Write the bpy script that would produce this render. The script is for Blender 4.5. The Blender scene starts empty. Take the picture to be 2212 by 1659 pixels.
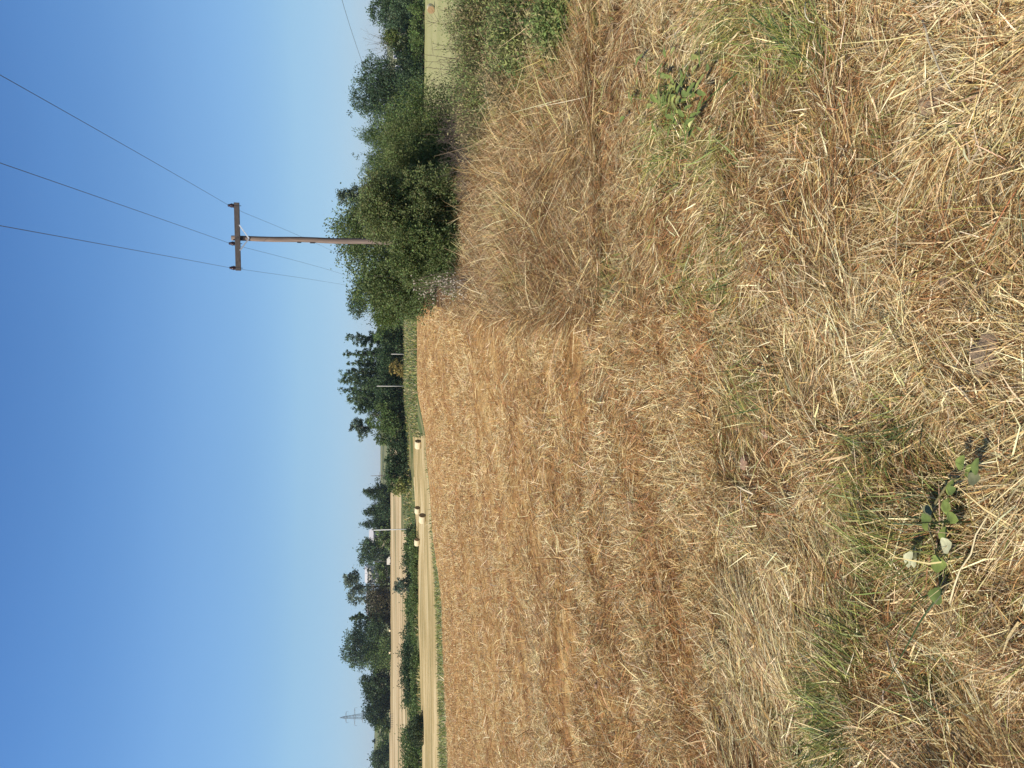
import bpy, math, random
import numpy as np
from mathutils import Matrix, Vector
rng = np.random.default_rng(7)
random.seed(7)
S = bpy.context.scene
COL = S.collection

# ------------------------------------------------------------------ camera, sky, sun, exposure
F = 1661.0; CX = 829.5; CY = 1106.0            # the photo held upright: 1659 wide, 2212 tall
PITCH = math.radians(9.1); CP = math.cos(PITCH); SP = math.sin(PITCH)
CAMH = 1.6
cam_d = bpy.data.cameras.new("camera"); cam = bpy.data.objects.new("camera", cam_d); COL.objects.link(cam)
cam_d.sensor_width = 36.0; cam_d.lens = 36.0 * F / 2212.0
cam_d.clip_start = 0.05; cam_d.clip_end = 30000
cam.matrix_world = (Matrix.Translation((0, 0, CAMH)) @ Matrix.Rotation(math.radians(90) - PITCH, 4, 'X')
                    @ Matrix.Rotation(math.radians(-90), 4, 'Z'))     # the photo was taken with the camera on its side
S.camera = cam

SUN_EL = math.radians(42)
SUN_AZ = math.atan2(-0.80, -0.52)               # direction towards the sun: from the left, behind the camera
W = bpy.data.worlds.new("World"); S.world = W; W.use_nodes = True
nt = W.node_tree; nt.nodes.clear()
wo = nt.nodes.new("ShaderNodeOutputWorld"); bg = nt.nodes.new("ShaderNodeBackground"); sk = nt.nodes.new("ShaderNodeTexSky")
sk.sky_type = 'NISHITA'; sk.sun_disc = False
sk.sun_elevation = SUN_EL; sk.sun_rotation = SUN_AZ
sk.altitude = 100; sk.air_density = 1.0; sk.dust_density = 0.0; sk.ozone_density = 10.0
bg.inputs[1].default_value = 0.122
# the sky's own colour with height above the horizon (summer haze: paler and less yellow low down)
tcw = nt.nodes.new("ShaderNodeTexCoord"); sxw = nt.nodes.new("ShaderNodeSeparateXYZ"); mrw = nt.nodes.new("ShaderNodeMapRange"); rw = nt.nodes.new("ShaderNodeValToRGB")
nt.links.new(tcw.outputs["Generated"], sxw.inputs[0]); nt.links.new(sxw.outputs[2], mrw.inputs[0]); mrw.inputs[1].default_value = 0; mrw.inputs[2].default_value = .6
nt.links.new(mrw.outputs[0], rw.inputs[0]); we = rw.color_ramp.elements
while len(we) < 7: we.new(.5)
for e_, (p_, c_) in zip(we, [(0, (.58, .59, .70)), (.03, (.60, .62, .73)), (.183, (1.02, .91, .79)), (.395, (1.14, 1.08, .96)), (.57, (1.0, 1.08, 1.05)), (.74, (.84, 1.0, 1.06)), (1, (.85, .70, .52))]): e_.position = p_; e_.color = (*[q_ / 1.5 for q_ in c_], 1)
vmw = nt.nodes.new("ShaderNodeVectorMath"); vmw.operation = 'MULTIPLY'; vsw = nt.nodes.new("ShaderNodeVectorMath"); vsw.operation = 'SCALE'; vsw.inputs["Scale"].default_value = 1.5
nt.links.new(sk.outputs[0], vmw.inputs[0]); nt.links.new(rw.outputs[0], vmw.inputs[1]); nt.links.new(vmw.outputs[0], vsw.inputs[0]); mlw = nt.nodes.new("ShaderNodeMapRange"); tnw = nt.nodes.new("ShaderNodeTexNoise"); mpw = nt.nodes.new("ShaderNodeMapping"); mpw.inputs["Scale"].default_value = (1.2, 1.2, 5); nt.links.new(tcw.outputs["Generated"], mpw.inputs[0]); nt.links.new(mpw.outputs[0], tnw.inputs["Vector"]); tnw.inputs["Scale"].default_value = 1.6; tnw.inputs["Detail"].default_value = 3; maw = nt.nodes.new("ShaderNodeMath"); maw.operation = 'MULTIPLY_ADD'; maw.inputs[1].default_value = .35; nt.links.new(tnw.outputs[0], maw.inputs[0]); nt.links.new(sxw.outputs[0], maw.inputs[2]); nt.links.new(maw.outputs[0], mlw.inputs[0]); mlw.inputs[1].default_value = -.43; mlw.inputs[2].default_value = .77; mlw.inputs[3].default_value = 1.5 * 1.24; mlw.inputs[4].default_value = 1.5 * .86; nt.links.new(mlw.outputs[0], vsw.inputs["Scale"]); nt.links.new(vsw.outputs[0], bg.inputs[0]); nt.links.new(bg.outputs[0], wo.inputs[0])
sl = bpy.data.lights.new("sun", 'SUN'); sl.energy = 5.0; sl.angle = math.radians(0.5); sl.color = (1.0, 0.93, 0.82)
so = bpy.data.objects.new("sun", sl); COL.objects.link(so)
sd = Vector((math.sin(SUN_AZ) * math.cos(SUN_EL), math.cos(SUN_AZ) * math.cos(SUN_EL), math.sin(SUN_EL)))
so.rotation_euler = sd.to_track_quat('Z', 'Y').to_euler(); so.location = (0, 0, 50)
S.view_settings.view_transform = 'Standard'; S.view_settings.look = 'None'
S.view_settings.exposure = 0.22; S.view_settings.gamma = 1.0
S.render.engine = 'CYCLES'
S.cycles.max_bounces = 5; S.cycles.diffuse_bounces = 2; S.cycles.glossy_bounces = 2
S.cycles.transmission_bounces = 3; S.cycles.transparent_max_bounces = 4; S.cycles.volume_bounces = 0

# ------------------------------------------------------------------ terrain
YS = np.array([0, 8, 20, 50, 60, 72, 85, 100, 140, 185, 200, 230, 260, 330, 450, 700, 1500, 4000, 20000.])
TS = np.array([-.5, -.3, -.17, -.08, 0, .1, .25, .5])
ZT = np.array([
 [0, 0, -.6, -2.16, -2.8, -3.4, -3.9, -4.4, -5.3, -6.2, -6.4, -6.0, -5, -2.5, .9, 6, 27, 50, 50],
 [0, 0, -.4, -1.9, -2.48, -3.1, -3.6, -4.1, -5.0, -5.3, -5.3, -4.6, -4.0, -2.2, .9, 3, 17, 40, 40],
 [0, 0, -.3, -1.5, -1.85, -2.25, -3.0, -3.7, -5.0, -5.6, -5.5, -4.5, -3.8, -2.0, .9, 2.5, 15, 40, 40],
 [0, 0, -.25, -1.2, -1.45, -1.9, -2.4, -3.1, -4.5, -5.0, -4.9, -3.7, -3.0, -1.5, .9, 2, 14, 38, 38],
 [0, 0, -.2, -.85, -1.0, -1.25, -1.5, -1.9, -2.3, -2.7, -2.8, -3.0, -2.5, -1.2, .9, 1.5, 10, 28, 28],
 [0, 0, -.2, -.8, -1.0, -1.3, -1.6, -1.95, -2.3, -2.7, -2.9, -3.0, -2.6, -1.6, 0, 1, 5, 15, 15],
 [0, 0, -.3, -2.5, -3.2, -4.0, -4.5, -5.0, -5.6, -6.2, -6.4, -6.6, -6.0, -5.0, -3, -1, 2, 8, 8],
 [0, 0, -.9, -4.0, -4.6, -5.0, -5.4, -5.7, -6.1, -6.8, -7.0, -7.0, -6.8, -5.5, -3.5, -2, 2, 8, 8]])

def ty(x, y):
    r = np.hypot(x, y); a = np.clip(np.arctan2(x, y), -math.atan(.5), math.atan(.5))
    return np.tan(a), r * np.cos(a)

def gz(x, y):
    x = np.asarray(x, float); y = np.asarray(y, float)
    t, Y = ty(x, y)
    cols = np.stack([np.interp(Y, YS, ZT[i]) for i in range(len(TS))])
    k = np.clip(np.searchsorted(TS, t, side='right') - 1, 0, len(TS) - 2)
    w = np.clip((t - TS[k]) / (TS[k + 1] - TS[k]), 0, 1); w = w * w * (3 - 2 * w)
    take = lambda kk: np.take_along_axis(cols, np.atleast_1d(kk)[None], 0)[0].reshape(np.shape(t)) if np.ndim(t) else cols[kk]
    z = take(k) * (1 - w) + take(k + 1) * w
    return z

def ray(u, v):
    dx = u - CX; dy = CY - v
    return dx, F * CP + dy * SP, -F * SP + dy * CP
def P(u, v, Y):
    """world point seen at (u,v) of the upright photo at distance Y"""
    x, y, z = ray(u, v); k = Y / y
    return (x * k, Y, CAMH + z * k)
def gpt(u, v, it=24):
    """ground point seen at (u,v)"""
    x, y, z = ray(np.asarray(u, float), np.asarray(v, float))
    Y = np.full(np.shape(x), 4.0)
    for _ in range(it):
        g = gz(x / y * Y, Y); Y = np.clip((CAMH - g) * y / np.maximum(-z, 1.0), .2, 400)
    return x / y * Y, Y
def proj(x, y, z):
    zz = z - CAMH; fw = y * CP - zz * SP; up = y * SP + zz * CP
    return CX + F * x / fw, CY - F * up / fw

_nt = {}
def noise(x, y, scale, seed=0):
    if seed not in _nt: _nt[seed] = np.random.default_rng(1000 + seed).random((128, 128))
    T = _nt[seed]; X = np.asarray(x) / scale; Y = np.asarray(y) / scale
    xi = np.floor(X).astype(int); yi = np.floor(Y).astype(int); fx = X - xi; fy = Y - yi
    fx = fx * fx * (3 - 2 * fx); fy = fy * fy * (3 - 2 * fy)
    g = lambda a, b: T[a % 128, b % 128]
    return (g(xi, yi) * (1 - fx) + g(xi + 1, yi) * fx) * (1 - fy) + (g(xi, yi + 1) * (1 - fx) + g(xi + 1, yi + 1) * fx) * fy
def fbm(x, y, s, seed=0):
    return .55 * noise(x, y, s, seed) + .3 * noise(x, y, s / 2.1, seed + 1) + .15 * noise(x, y, s / 4.3, seed + 2)

EDGE_T = [-.5, -.3, -.17, -.08, 0, .1]; EDGE_Y = [50, 60, 70, 85, 90, 100]
def rowd(x, y):
    y = np.maximum(y, .5); return x - 9.75 * np.log(y + .5) + .17 * y
def zone(x, y):
    """0 field stubble, 1 rough strip, 2 verge band, 3 hay field, 4 grass bank, 5 far field, 6 far land, 7 right pasture"""
    t, Y = ty(x, y)
    e = np.interp(t, EDGE_T, EDGE_Y)
    wob = (noise(x, y, 6, 40) - .5)
    z = np.full(np.shape(t), 1)
    lim = .098 + .02 * wob
    z = np.where((t < lim) & (Y > 3.45 + .5 * wob) & (Y < e), 0, z)
    z = np.where((t < -.01) & (Y >= e), 3, z)
    z = np.where((t < -.03) & (Y >= e) & (Y < e + 9 + 46 * np.clip(-t, 0, .5) + 7 * wob), 2, z)
    z = np.where((t < -.065) & (Y >= 205 - 24 * np.clip((-t - .2) * 8, 0, 1)), 4, z)
    z = np.where((t >= -.066 + .01 * wob) & (t < .13) & (Y >= e), 4, z)
    z = np.where((t < -.19) & (Y >= 250), 5, z)
    z = np.where((t >= -.19) & (t < .13) & (Y >= 290), 5, z)
    z = np.where(Y >= 470, 6, z)
    z = np.where((t >= .13) & (Y > 45), 7, z)
    z = np.where((t >= .13) & (Y > 200), 6, z)
    return z

# ------------------------------------------------------------------ materials
def new_mat(name):
    m = bpy.data.materials.new(name); m.use_nodes = True
    n = m.node_tree; b = n.nodes["Principled BSDF"]; return m, n, b
def mat_attr(name, rough=.6, spec=.3, transl=0.0, var=0.0, vscale=30.):
    m, n, b = new_mat(name)
    a = n.nodes.new("ShaderNodeAttribute"); a.attribute_name = "Col"
    src = a.outputs["Color"]
    if var > 0:
        tx = n.nodes.new("ShaderNodeTexNoise"); tx.inputs["Scale"].default_value = vscale; tx.inputs["Detail"].default_value = 5
        ge = n.nodes.new("ShaderNodeNewGeometry"); n.links.new(ge.outputs["Position"], tx.inputs["Vector"])
        mr = n.nodes.new("ShaderNodeMapRange"); mr.inputs[1].default_value = .3; mr.inputs[2].default_value = .7
        mr.inputs[3].default_value = 1 - var; mr.inputs[4].default_value = 1 + var
        n.links.new(tx.outputs[0], mr.inputs[0])
        vm = n.nodes.new("ShaderNodeVectorMath"); vm.operation = 'SCALE'
        n.links.new(src, vm.inputs[0]); n.links.new(mr.outputs[0], vm.inputs["Scale"]); src = vm.outputs[0]
    n.links.new(src, b.inputs["Base Color"])
    b.inputs["Roughness"].default_value = rough; b.inputs["Specular IOR Level"].default_value = spec
    if transl > 0:
        tr = n.nodes.new("ShaderNodeBsdfTranslucent"); n.links.new(src, tr.inputs[0])
        mx = n.nodes.new("ShaderNodeMixShader"); mx.inputs[0].default_value = transl
        o = n.nodes["Material Output"]
        n.links.new(b.outputs[0], mx.inputs[1]); n.links.new(tr.outputs[0], mx.inputs[2]); n.links.new(mx.outputs[0], o.inputs[0])
    return m
def mat_flat(name, c, rough=.6, metal=0., var=.2, scale=12., stretch=(1, 1, 1), bump=0.):
    m, n, b = new_mat(name)
    tc = n.nodes.new("ShaderNodeTexCoord"); mp = n.nodes.new("ShaderNodeMapping"); mp.inputs["Scale"].default_value = stretch
    tx = n.nodes.new("ShaderNodeTexNoise"); tx.inputs["Scale"].default_value = scale; tx.inputs["Detail"].default_value = 8; tx.inputs["Roughness"].default_value = .65
    n.links.new(tc.outputs["Object"], mp.inputs[0]); n.links.new(mp.outputs[0], tx.inputs["Vector"])
    cr = n.nodes.new("ShaderNodeValToRGB")
    cr.color_ramp.elements[0].position = .3; cr.color_ramp.elements[1].position = .7
    cr.color_ramp.elements[0].color = (*[k * (1 - var) for k in c], 1); cr.color_ramp.elements[1].color = (*[min(1, k * (1 + var)) for k in c], 1)
    n.links.new(tx.outputs[0], cr.inputs[0]); n.links.new(cr.outputs[0], b.inputs["Base Color"])
    b.inputs["Roughness"].default_value = rough; b.inputs["Metallic"].default_value = metal
    if bump:
        bp = n.nodes.new("ShaderNodeBump"); bp.inputs["Strength"].default_value = bump; bp.inputs["Distance"].default_value = .02
        n.links.new(tx.outputs[0], bp.inputs["Height"]); n.links.new(bp.outputs[0], b.inputs["Normal"])
    return m

def mat_ground(name, stops, fine=14., rows=None, bump=.6, coarse=.5, mixf=.5):
    """noise-driven ground: colour ramp over fine noise, coarse patches and (optionally) row streaks"""
    m, n, b = new_mat(name); L = n.links.new
    ge = n.nodes.new("ShaderNodeNewGeometry")
    t1 = n.nodes.new("ShaderNodeTexNoise"); t1.inputs["Scale"].default_value = fine; t1.inputs["Detail"].default_value = 9; t1.inputs["Roughness"].default_value = .75
    t2 = n.nodes.new("ShaderNodeTexNoise"); t2.inputs["Scale"].default_value = coarse; t2.inputs["Detail"].default_value = 6; t2.inputs["Roughness"].default_value = .6
    L(ge.outputs["Position"], t1.inputs["Vector"]); L(ge.outputs["Position"], t2.inputs["Vector"])
    mx = n.nodes.new("ShaderNodeMix"); mx.data_type = 'FLOAT'; mx.inputs[0].default_value = mixf
    L(t1.outputs[0], mx.inputs[2]); L(t2.outputs[0], mx.inputs[3]); val = mx.outputs[0]
    if rows:
        ang, sc, amt, along = rows
        mp = n.nodes.new("ShaderNodeMapping"); mp.inputs["Scale"].default_value = (sc, along, 1)
        if ang is None:
            qa = n.nodes.new("ShaderNodeAttribute"); qa.attribute_name = "rowq"; sp = n.nodes.new("ShaderNodeSeparateXYZ"); cb = n.nodes.new("ShaderNodeCombineXYZ")
            L(ge.outputs["Position"], sp.inputs[0]); L(qa.outputs["Fac"], cb.inputs[0]); L(sp.outputs[1], cb.inputs[1]); L(cb.outputs[0], mp.inputs[0])
        else:
            mp.inputs["Rotation"].default_value = (0, 0, ang); L(ge.outputs["Position"], mp.inputs[0])
        t3 = n.nodes.new("ShaderNodeTexNoise"); t3.inputs["Scale"].default_value = 1; t3.inputs["Detail"].default_value = 5; t3.inputs["Roughness"].default_value = .6
        L(mp.outputs[0], t3.inputs["Vector"])
        m2 = n.nodes.new("ShaderNodeMix"); m2.data_type = 'FLOAT'; m2.inputs[0].default_value = amt
        L(val, m2.inputs[2]); L(t3.outputs[0], m2.inputs[3]); val = m2.outputs[0]
    cr = n.nodes.new("ShaderNodeValToRGB"); el = cr.color_ramp.elements
    while len(el) < len(stops): el.new(.5)
    for e, (p, c) in zip(el, stops): e.position = p; e.color = (*c, 1)
    L(val, cr.inputs[0]); L(cr.outputs[0], b.inputs["Base Color"])
    b.inputs["Roughness"].default_value = .95; b.inputs["Specular IOR Level"].default_value = .1
    bp = n.nodes.new("ShaderNodeBump"); bp.inputs["Strength"].default_value = bump; bp.inputs["Distance"].default_value = .05
    L(t1.outputs[0], bp.inputs["Height"]); L(bp.outputs[0], b.inputs["Normal"])
    return m

ROWA = math.atan(.16)
M_FIELD = mat_ground("stubble_soil", [(.38, (.16, .070, .030)), (.46, (.33, .175, .066)), (.53, (.50, .31, .12)), (.62, (.70, .53, .26))], fine=5, rows=(None, 1.6, .42, .2), coarse=.5, mixf=.3)
M_STRIP = mat_ground("strip_soil", [(.3, (.06, .032, .015)), (.5, (.13, .072, .033)), (.7, (.24, .145, .065))], fine=22, bump=.8)
M_VERGE = mat_ground("verge_turf", [(.36, (.10, .15, .055)), (.5, (.19, .22, .10)), (.64, (.36, .30, .16))], fine=3, coarse=.15)
M_HAY = mat_ground("hay_turf", [(.40, (.22, .19, .075)), (.47, (.40, .29, .12)), (.53, (.58, .43, .21)), (.60, (.76, .62, .37))], fine=1.5, rows=(math.atan(-.35), .05, .55, .35), coarse=.05, mixf=.5, bump=.3)
M_BANK = mat_ground("bank_turf", [(.38, (.05, .08, .025)), (.5, (.10, .125, .04)), (.60, (.30, .24, .12))], fine=1.5, coarse=.06, bump=.4)
M_FAR = mat_ground("far_turf", [(.40, (.19, .18, .08)), (.47, (.42, .30, .15)), (.52, (.56, .41, .23)), (.60, (.64, .53, .32))], fine=.8, rows=(0.05, .008, .65, .11), coarse=.02, mixf=.6, bump=.2)
M_LAND = mat_ground("land_turf", [(.35, (.05, .09, .04)), (.48, (.12, .15, .06)), (.56, (.30, .26, .13)), (.7, (.40, .32, .18))], fine=.1, rows=(0.1, .002, .5, .02), coarse=.004, mixf=.6, bump=.1)
M_PAST = mat_ground("pasture_turf", [(.33, (.26, .27, .10)), (.5, (.38, .36, .16)), (.7, (.52, .45, .24))], fine=2, coarse=.06, mixf=.5, bump=.3)
M_STRAW = mat_attr("straw_blades", .45, .35, .12)
M_LEAF = mat_attr("leaves", .55, .22, .28)
M_BARK = mat_attr("bark", .9, .1, 0, .3, 6)

# ------------------------------------------------------------------ mesh helpers
def mk(name, V, Fc, mat, col=None, parent=None, smooth=False, n4=True):
    """numpy mesh: V (N,3), Fc (M,k) same-size faces or list of lists"""
    me = bpy.data.meshes.new(name)
    V = np.asarray(V, np.float32)
    if isinstance(Fc, np.ndarray):
        M, k = Fc.shape
        me.vertices.add(len(V)); me.vertices.foreach_set("co", V.ravel())
        me.loops.add(M * k); me.loops.foreach_set("vertex_index", Fc.astype(np.int32).ravel())
        me.polygons.add(M); me.polygons.foreach_set("loop_start", np.arange(0, M * k, k, dtype=np.int32))
        me.update(calc_edges=True)
    else:
        me.from_pydata([tuple(map(float, p)) for p in V], [], Fc); me.update()
    if col is not None:
        col = np.asarray(col, np.float32)
        if col.shape[0] != len(V): col = np.tile(col[None, :3], (len(V), 1))
        a = me.attributes.new("Col", 'FLOAT_COLOR', 'POINT')
        c4 = np.ones((len(V), 4), np.float32); c4[:, :3] = col[:, :3]; a.data.foreach_set("color", c4.ravel())
    if smooth: me.polygons.foreach_set("use_smooth", np.ones(len(me.polygons), bool))
    me.materials.append(mat)
    o = bpy.data.objects.new(name, me); COL.objects.link(o)
    if parent: o.parent = parent
    return o
def tag(o, label=None, cat=None, group=None, kind=None):
    if label: o["label"] = label
    if cat: o["category"] = cat
    if group: o["group"] = group
    if kind: o["kind"] = kind
    return o
def empty(name, loc, label, cat, group=None, rz=0.):
    o = bpy.data.objects.new(name, None); COL.objects.link(o); o.location = loc; o.rotation_euler = (0, 0, rz)
    o.empty_display_size = .2
    return tag(o, label, cat, group)

class MB:
    def __init__(s): s.v = []; s.f = []
    def tube(s, pts, rad, n=8, cap=True):
        b0 = len(s.v); pts = [Vector(p) for p in pts]
        if not hasattr(rad, '__len__'): rad = [rad] * len(pts)
        for i, p in enumerate(pts):
            d = (pts[min(i + 1, len(pts) - 1)] - pts[max(i - 1, 0)]).normalized()
            a = d.cross(Vector((0, 0, 1)) if abs(d.z) < .95 else Vector((1, 0, 0))).normalized(); b = d.cross(a)
            for k in range(n):
                q = 2 * math.pi * k / n; s.v.append(p + (a * math.cos(q) + b * math.sin(q)) * rad[i])
        for i in range(len(pts) - 1):
            for k in range(n):
                s.f.append([b0 + i * n + k, b0 + i * n + (k + 1) % n, b0 + (i + 1) * n + (k + 1) % n, b0 + (i + 1) * n + k])
        if cap:
            s.f.append([b0 + k for k in range(n)][::-1]); s.f.append([b0 + (len(pts) - 1) * n + k for k in range(n)])
        return s
    def box(s, c, sz, M=None):
        b0 = len(s.v)
        for x in (-.5, .5):
            for y in (-.5, .5):
                for z in (-.5, .5):
                    p = Vector((x * sz[0], y * sz[1], z * sz[2]))
                    if M is not None: p = M @ p
                    s.v.append(p + Vector(c))
        for q in ((0, 1, 3, 2), (4, 6, 7, 5), (0, 4, 5, 1), (2, 3, 7, 6), (0, 2, 6, 4), (1, 5, 7, 3)): s.f.append([b0 + k for k in q])
        return s
    def poly(s, pts, faces):
        b0 = len(s.v); s.v += [Vector(p) for p in pts]; s.f += [[b0 + k for k in q] for q in faces]; return s
    def build(s, name, mat, parent=None, col=None, smooth=False):
        return mk(name, np.array([tuple(p) for p in s.v]), s.f, mat, col, parent, smooth)

def leaves_mesh(name, C, D, N, Ln, Wd, col, mat, parent=None, fold=.0):
    """rhombic leaves: C base points, D directions, N leaf normals-ish"""
    D = D / np.linalg.norm(D, axis=1, keepdims=True)
    Sd = np.cross(D, N); Sd /= np.maximum(np.linalg.norm(Sd, axis=1, keepdims=True), 1e-6)
    Ln = np.broadcast_to(Ln, (len(C),))[:, None]; Wd = np.broadcast_to(Wd, (len(C),))[:, None]
    V = np.stack([C, C + D * Ln * .45 + Sd * Wd * .5, C + D * Ln, C + D * Ln * .45 - Sd * Wd * .5], 1)
    n = len(C); Fc = np.arange(n * 4).reshape(n, 4)
    return mk(name, V.reshape(-1, 3), Fc, mat, np.repeat(col, 4, 0), parent)

def blades(name, B, D, L, Wd, bend, col, mat=None, parent=None, roll=1.0):
    """ribbons of three stations; B base, D direction, bend = offset of the tip, col per blade"""
    n = len(B); L = np.broadcast_to(L, (n,))[:, None]; Wd = np.broadcast_to(Wd, (n,))[:, None]
    D = D / np.linalg.norm(D, axis=1, keepdims=True)
    R = rng.normal(size=(n, 3)) * roll + np.array([0, 0, 1.0])
    Sd = np.cross(D, R); Sd /= np.maximum(np.linalg.norm(Sd, axis=1, keepdims=True), 1e-6)
    p0 = B; p1 = B + D * L * .5 + bend * .3; p2 = B + D * L + bend
    V = np.stack([p0 + Sd * Wd * .5, p0 - Sd * Wd * .5, p1 + Sd * Wd * .5, p1 - Sd * Wd * .5, p2 + Sd * Wd * .18, p2 - Sd * Wd * .18], 1)
    i = np.arange(n)[:, None] * 6
    Fc = np.concatenate([i + np.array([0, 1, 3, 2]), i + np.array([2, 3, 5, 4])], 0)
    cc = np.repeat(col[:, None, :], 6, 1)
    return mk(name, V.reshape(-1, 3), Fc, mat or M_STRAW, cc.reshape(-1, 3), parent)

# ------------------------------------------------------------------ ground sheets, one polar grid cut by zone
angs = np.concatenate([np.linspace(-math.pi, -.62, 24)[:-1], np.linspace(-.62, .62, 420), np.linspace(.62, math.pi, 24)[1:]])
rs = np.concatenate([[0.0], np.geomspace(.5, 30, 230), np.geomspace(30, 480, 190)[1:], np.geomspace(480, 5200, 40)[1:]])
A, Rr = np.meshgrid(angs, rs)
GX = Rr * np.sin(A); GY = Rr * np.cos(A)
GZ = gz(GX, GY)
def relief(x, y):
    r = np.hypot(x, y); zn = zone(x, y) == 1
    return np.clip(1 - r / 60, 0, 1) * ((noise(x, y, .5, 50) - .5) * .04 + (noise(x, y, 2.3, 51) - .5) * .07) + np.clip(1.3 - r / 20, 0, 1) * ((noise(x, y, .17, 53) - .5) * np.where(zn, .055, .02) + (noise(x, y, .07, 54) - .5) * np.where(zn, .02, .012))
GZ = GZ + relief(GX, GY) - .012
GZ = GZ + np.clip((Rr - 400) / 1500, 0, 1) * (noise(GX, GY, 420, 52) - .5) * 14
fcx = (GX[:-1, :-1] + GX[1:, 1:]) / 2; fcy = (GY[:-1, :-1] + GY[1:, 1:]) / 2
ZN = zone(fcx, fcy)
nr, na = GX.shape
idx = np.arange(nr * na).reshape(nr, na)
quads = np.stack([idx[:-1, :-1], idx[:-1, 1:], idx[1:, 1:], idx[1:, :-1]], -1)
VV = np.stack([GX, GY, GZ], -1).reshape(-1, 3)
for k, (nm, mt) in enumerate([("stubble_field", M_FIELD), ("ground", M_STRIP), ("grass_verge", M_VERGE), ("hay_field", M_HAY),
                              ("grass_bank", M_BANK), ("far_field", M_FAR), ("hills", M_LAND), ("pasture", M_PAST)]):
    q = quads[ZN == k].reshape(-1, 4)[:, ::-1]
    used, inv = np.unique(q, return_inverse=True)
    o = mk(nm, VV[used], inv.reshape(-1, 4), mt, smooth=True); tag(o, kind="structure")
    if k == 0:
        ra = o.data.attributes.new("rowq", 'FLOAT', 'POINT'); ra.data.foreach_set("value", rowd(VV[used][:, 0], VV[used][:, 1]).astype(np.float32))
def gnz(x, y):
    """near ground height with its bumps"""
    return gz(x, y) + relief(x, y)

# ------------------------------------------------------------------ straw and grass
PAL = dict(pale=(.74, .64, .43), straw=(.56, .42, .22), gold=(.48, .31, .15), brown=(.24, .14, .07), rust=(.38, .20, .10),
           grey=(.42, .36, .26), green=(.19, .245, .08), yg=(.34, .34, .12), white=(.84, .80, .62), dgreen=(.06, .11, .045))
PAL = {k: np.array(v) * np.array((1.05, .955, .74)) for k, v in PAL.items()}
def pick(n, weights):
    """weights: dict name -> array(n) or float; returns colours"""
    names = list(weights); Wt = np.stack([np.broadcast_to(weights[k], (n,)) for k in names]).astype(float)
    Wt = np.maximum(Wt, 0); Wt /= Wt.sum(0); c = np.cumsum(Wt, 0); r = rng.random(n)
    k = np.minimum((r[None] > c).sum(0), len(names) - 1)
    C = np.stack([PAL[q] for q in names])[k]
    return C * rng.normal(1, .17, (n, 1)).clip(.5, 1.5) * rng.normal(1, .05, (n, 3))
def blob(u, v, lst):
    """soft patches (X=v, Y=1659-u, rx, ry, angle) as in the photo"""
    o = np.zeros(np.shape(u)); X = v; Y = 1659 - u
    for (bx, by, rx, ry, an, am) in lst:
        c, s = math.cos(math.radians(an)), math.sin(math.radians(an))
        dx = X - bx; dy = Y - by; a = (dx * c + dy * s) / rx; b = (-dx * s + dy * c) / ry
        o = np.maximum(o, am * np.exp(-(a * a + b * b)))
    return o
GREEN = [(1450, 270, 45, 110, 0, 1), (1540, 330, 60, 60, 0, .7), (1900, 1150, 70, 170, 0, .9), (1790, 1560, 55, 110, 0, 1.3), (1740, 90, 60, 80, 0, .9), (1600, 40, 80, 60, 0, .6),
         (1590, 1000, 25, 330, 0, .2), (1580, 560, 40, 160, 0, .45), (1330, 600, 40, 60, 0, .6), (1650, 150, 50, 70, 0, .6), (2050, 1150, 80, 120, 0, .5), (1500, 620, 35, 90, 0, .5),
         (1640, 860, 60, 60, 0, .4), (1960, 900, 60, 60, 0, .4), (1250, 330, 35, 40, 0, .5), (1160, 640, 25, 25, 0, .8), (1850, 1400, 60, 90, 0, .5), (2050, 1500, 60, 90, 0, .4), (1900, 330, 50, 80, 0, .3)]
RUST = [(1480, 520, 60, 110, -60, 1), (1850, 980, 150, 45, -50, 1), (1380, 700, 60, 120, 0, .5), (1490, 700, 60, 120, 0, .8), (1380, 1500, 120, 150, 0, .6), (1240, 350, 90, 40, 0, .3), (2080, 800, 60, 120, 0, .5)]
WHITE = [(1650, 1450, 80, 220, 0, 1), (1950, 760, 100, 60, 20, .6), (2050, 900, 90, 60, 20, .8), (1120, 800, 30, 120, 0, .5), (1640, 620, 60, 100, -30, .7), (1480, 1240, 40, 100, 0, .3), (2120, 1500, 100, 150, 0, .8), (1130, 1500, 60, 300, 0, .35), (1500, 60, 60, 90, 30, .5), (1600, 180, 60, 60, 0, .5)]
SOIL = [(2080, 200, 40, 60, 0, 1.2), (2150, 760, 45, 50, 0, 1.2), (2140, 470, 40, 80, 0, .6), (2035, 620, 35, 30, 0, .8), (1980, 1210, 30, 25, 0, .4), (2120, 1180, 40, 40, 0, .7), (2030, 350, 25, 25, 0, .6)]

COMB = [(1850, 980, 170, 60, -50, 1.3, -.5), (1490, 520, 75, 130, -60, 1.1, -.68), (1660, 1450, 90, 240, 0, 1.1, 1.5), (2000, 1500, 60, 140, 0, .7, .3), (1950, 760, 80, 80, 0, .8, .4), (1500, 700, 60, 130, 0, .7, .1), (1340, 300, 60, 120, 0, .8, -.3), (2060, 960, 60, 90, 0, .7, 1.0)]
def flow(x, y):
    a = flow0(x, y); u, v = proj(x, y, 0 * x)
    for c in COMB:
        w = blob(u, v, [c[:6]]); a = np.where(w > .45 + .3 * (noise(x, y, .1, 66) - .5), c[6] + (noise(x, y, .25, 67) - .5) * .5, a)
    return a
def flow0(x, y):
    a = (fbm(x, y, 1.3, 60) - .5) * 5.0 + (noise(x, y, .3, 63) - .5) * 3.2 + (noise(x, y, .12, 64) - .5) * 1.6
    return a

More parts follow.
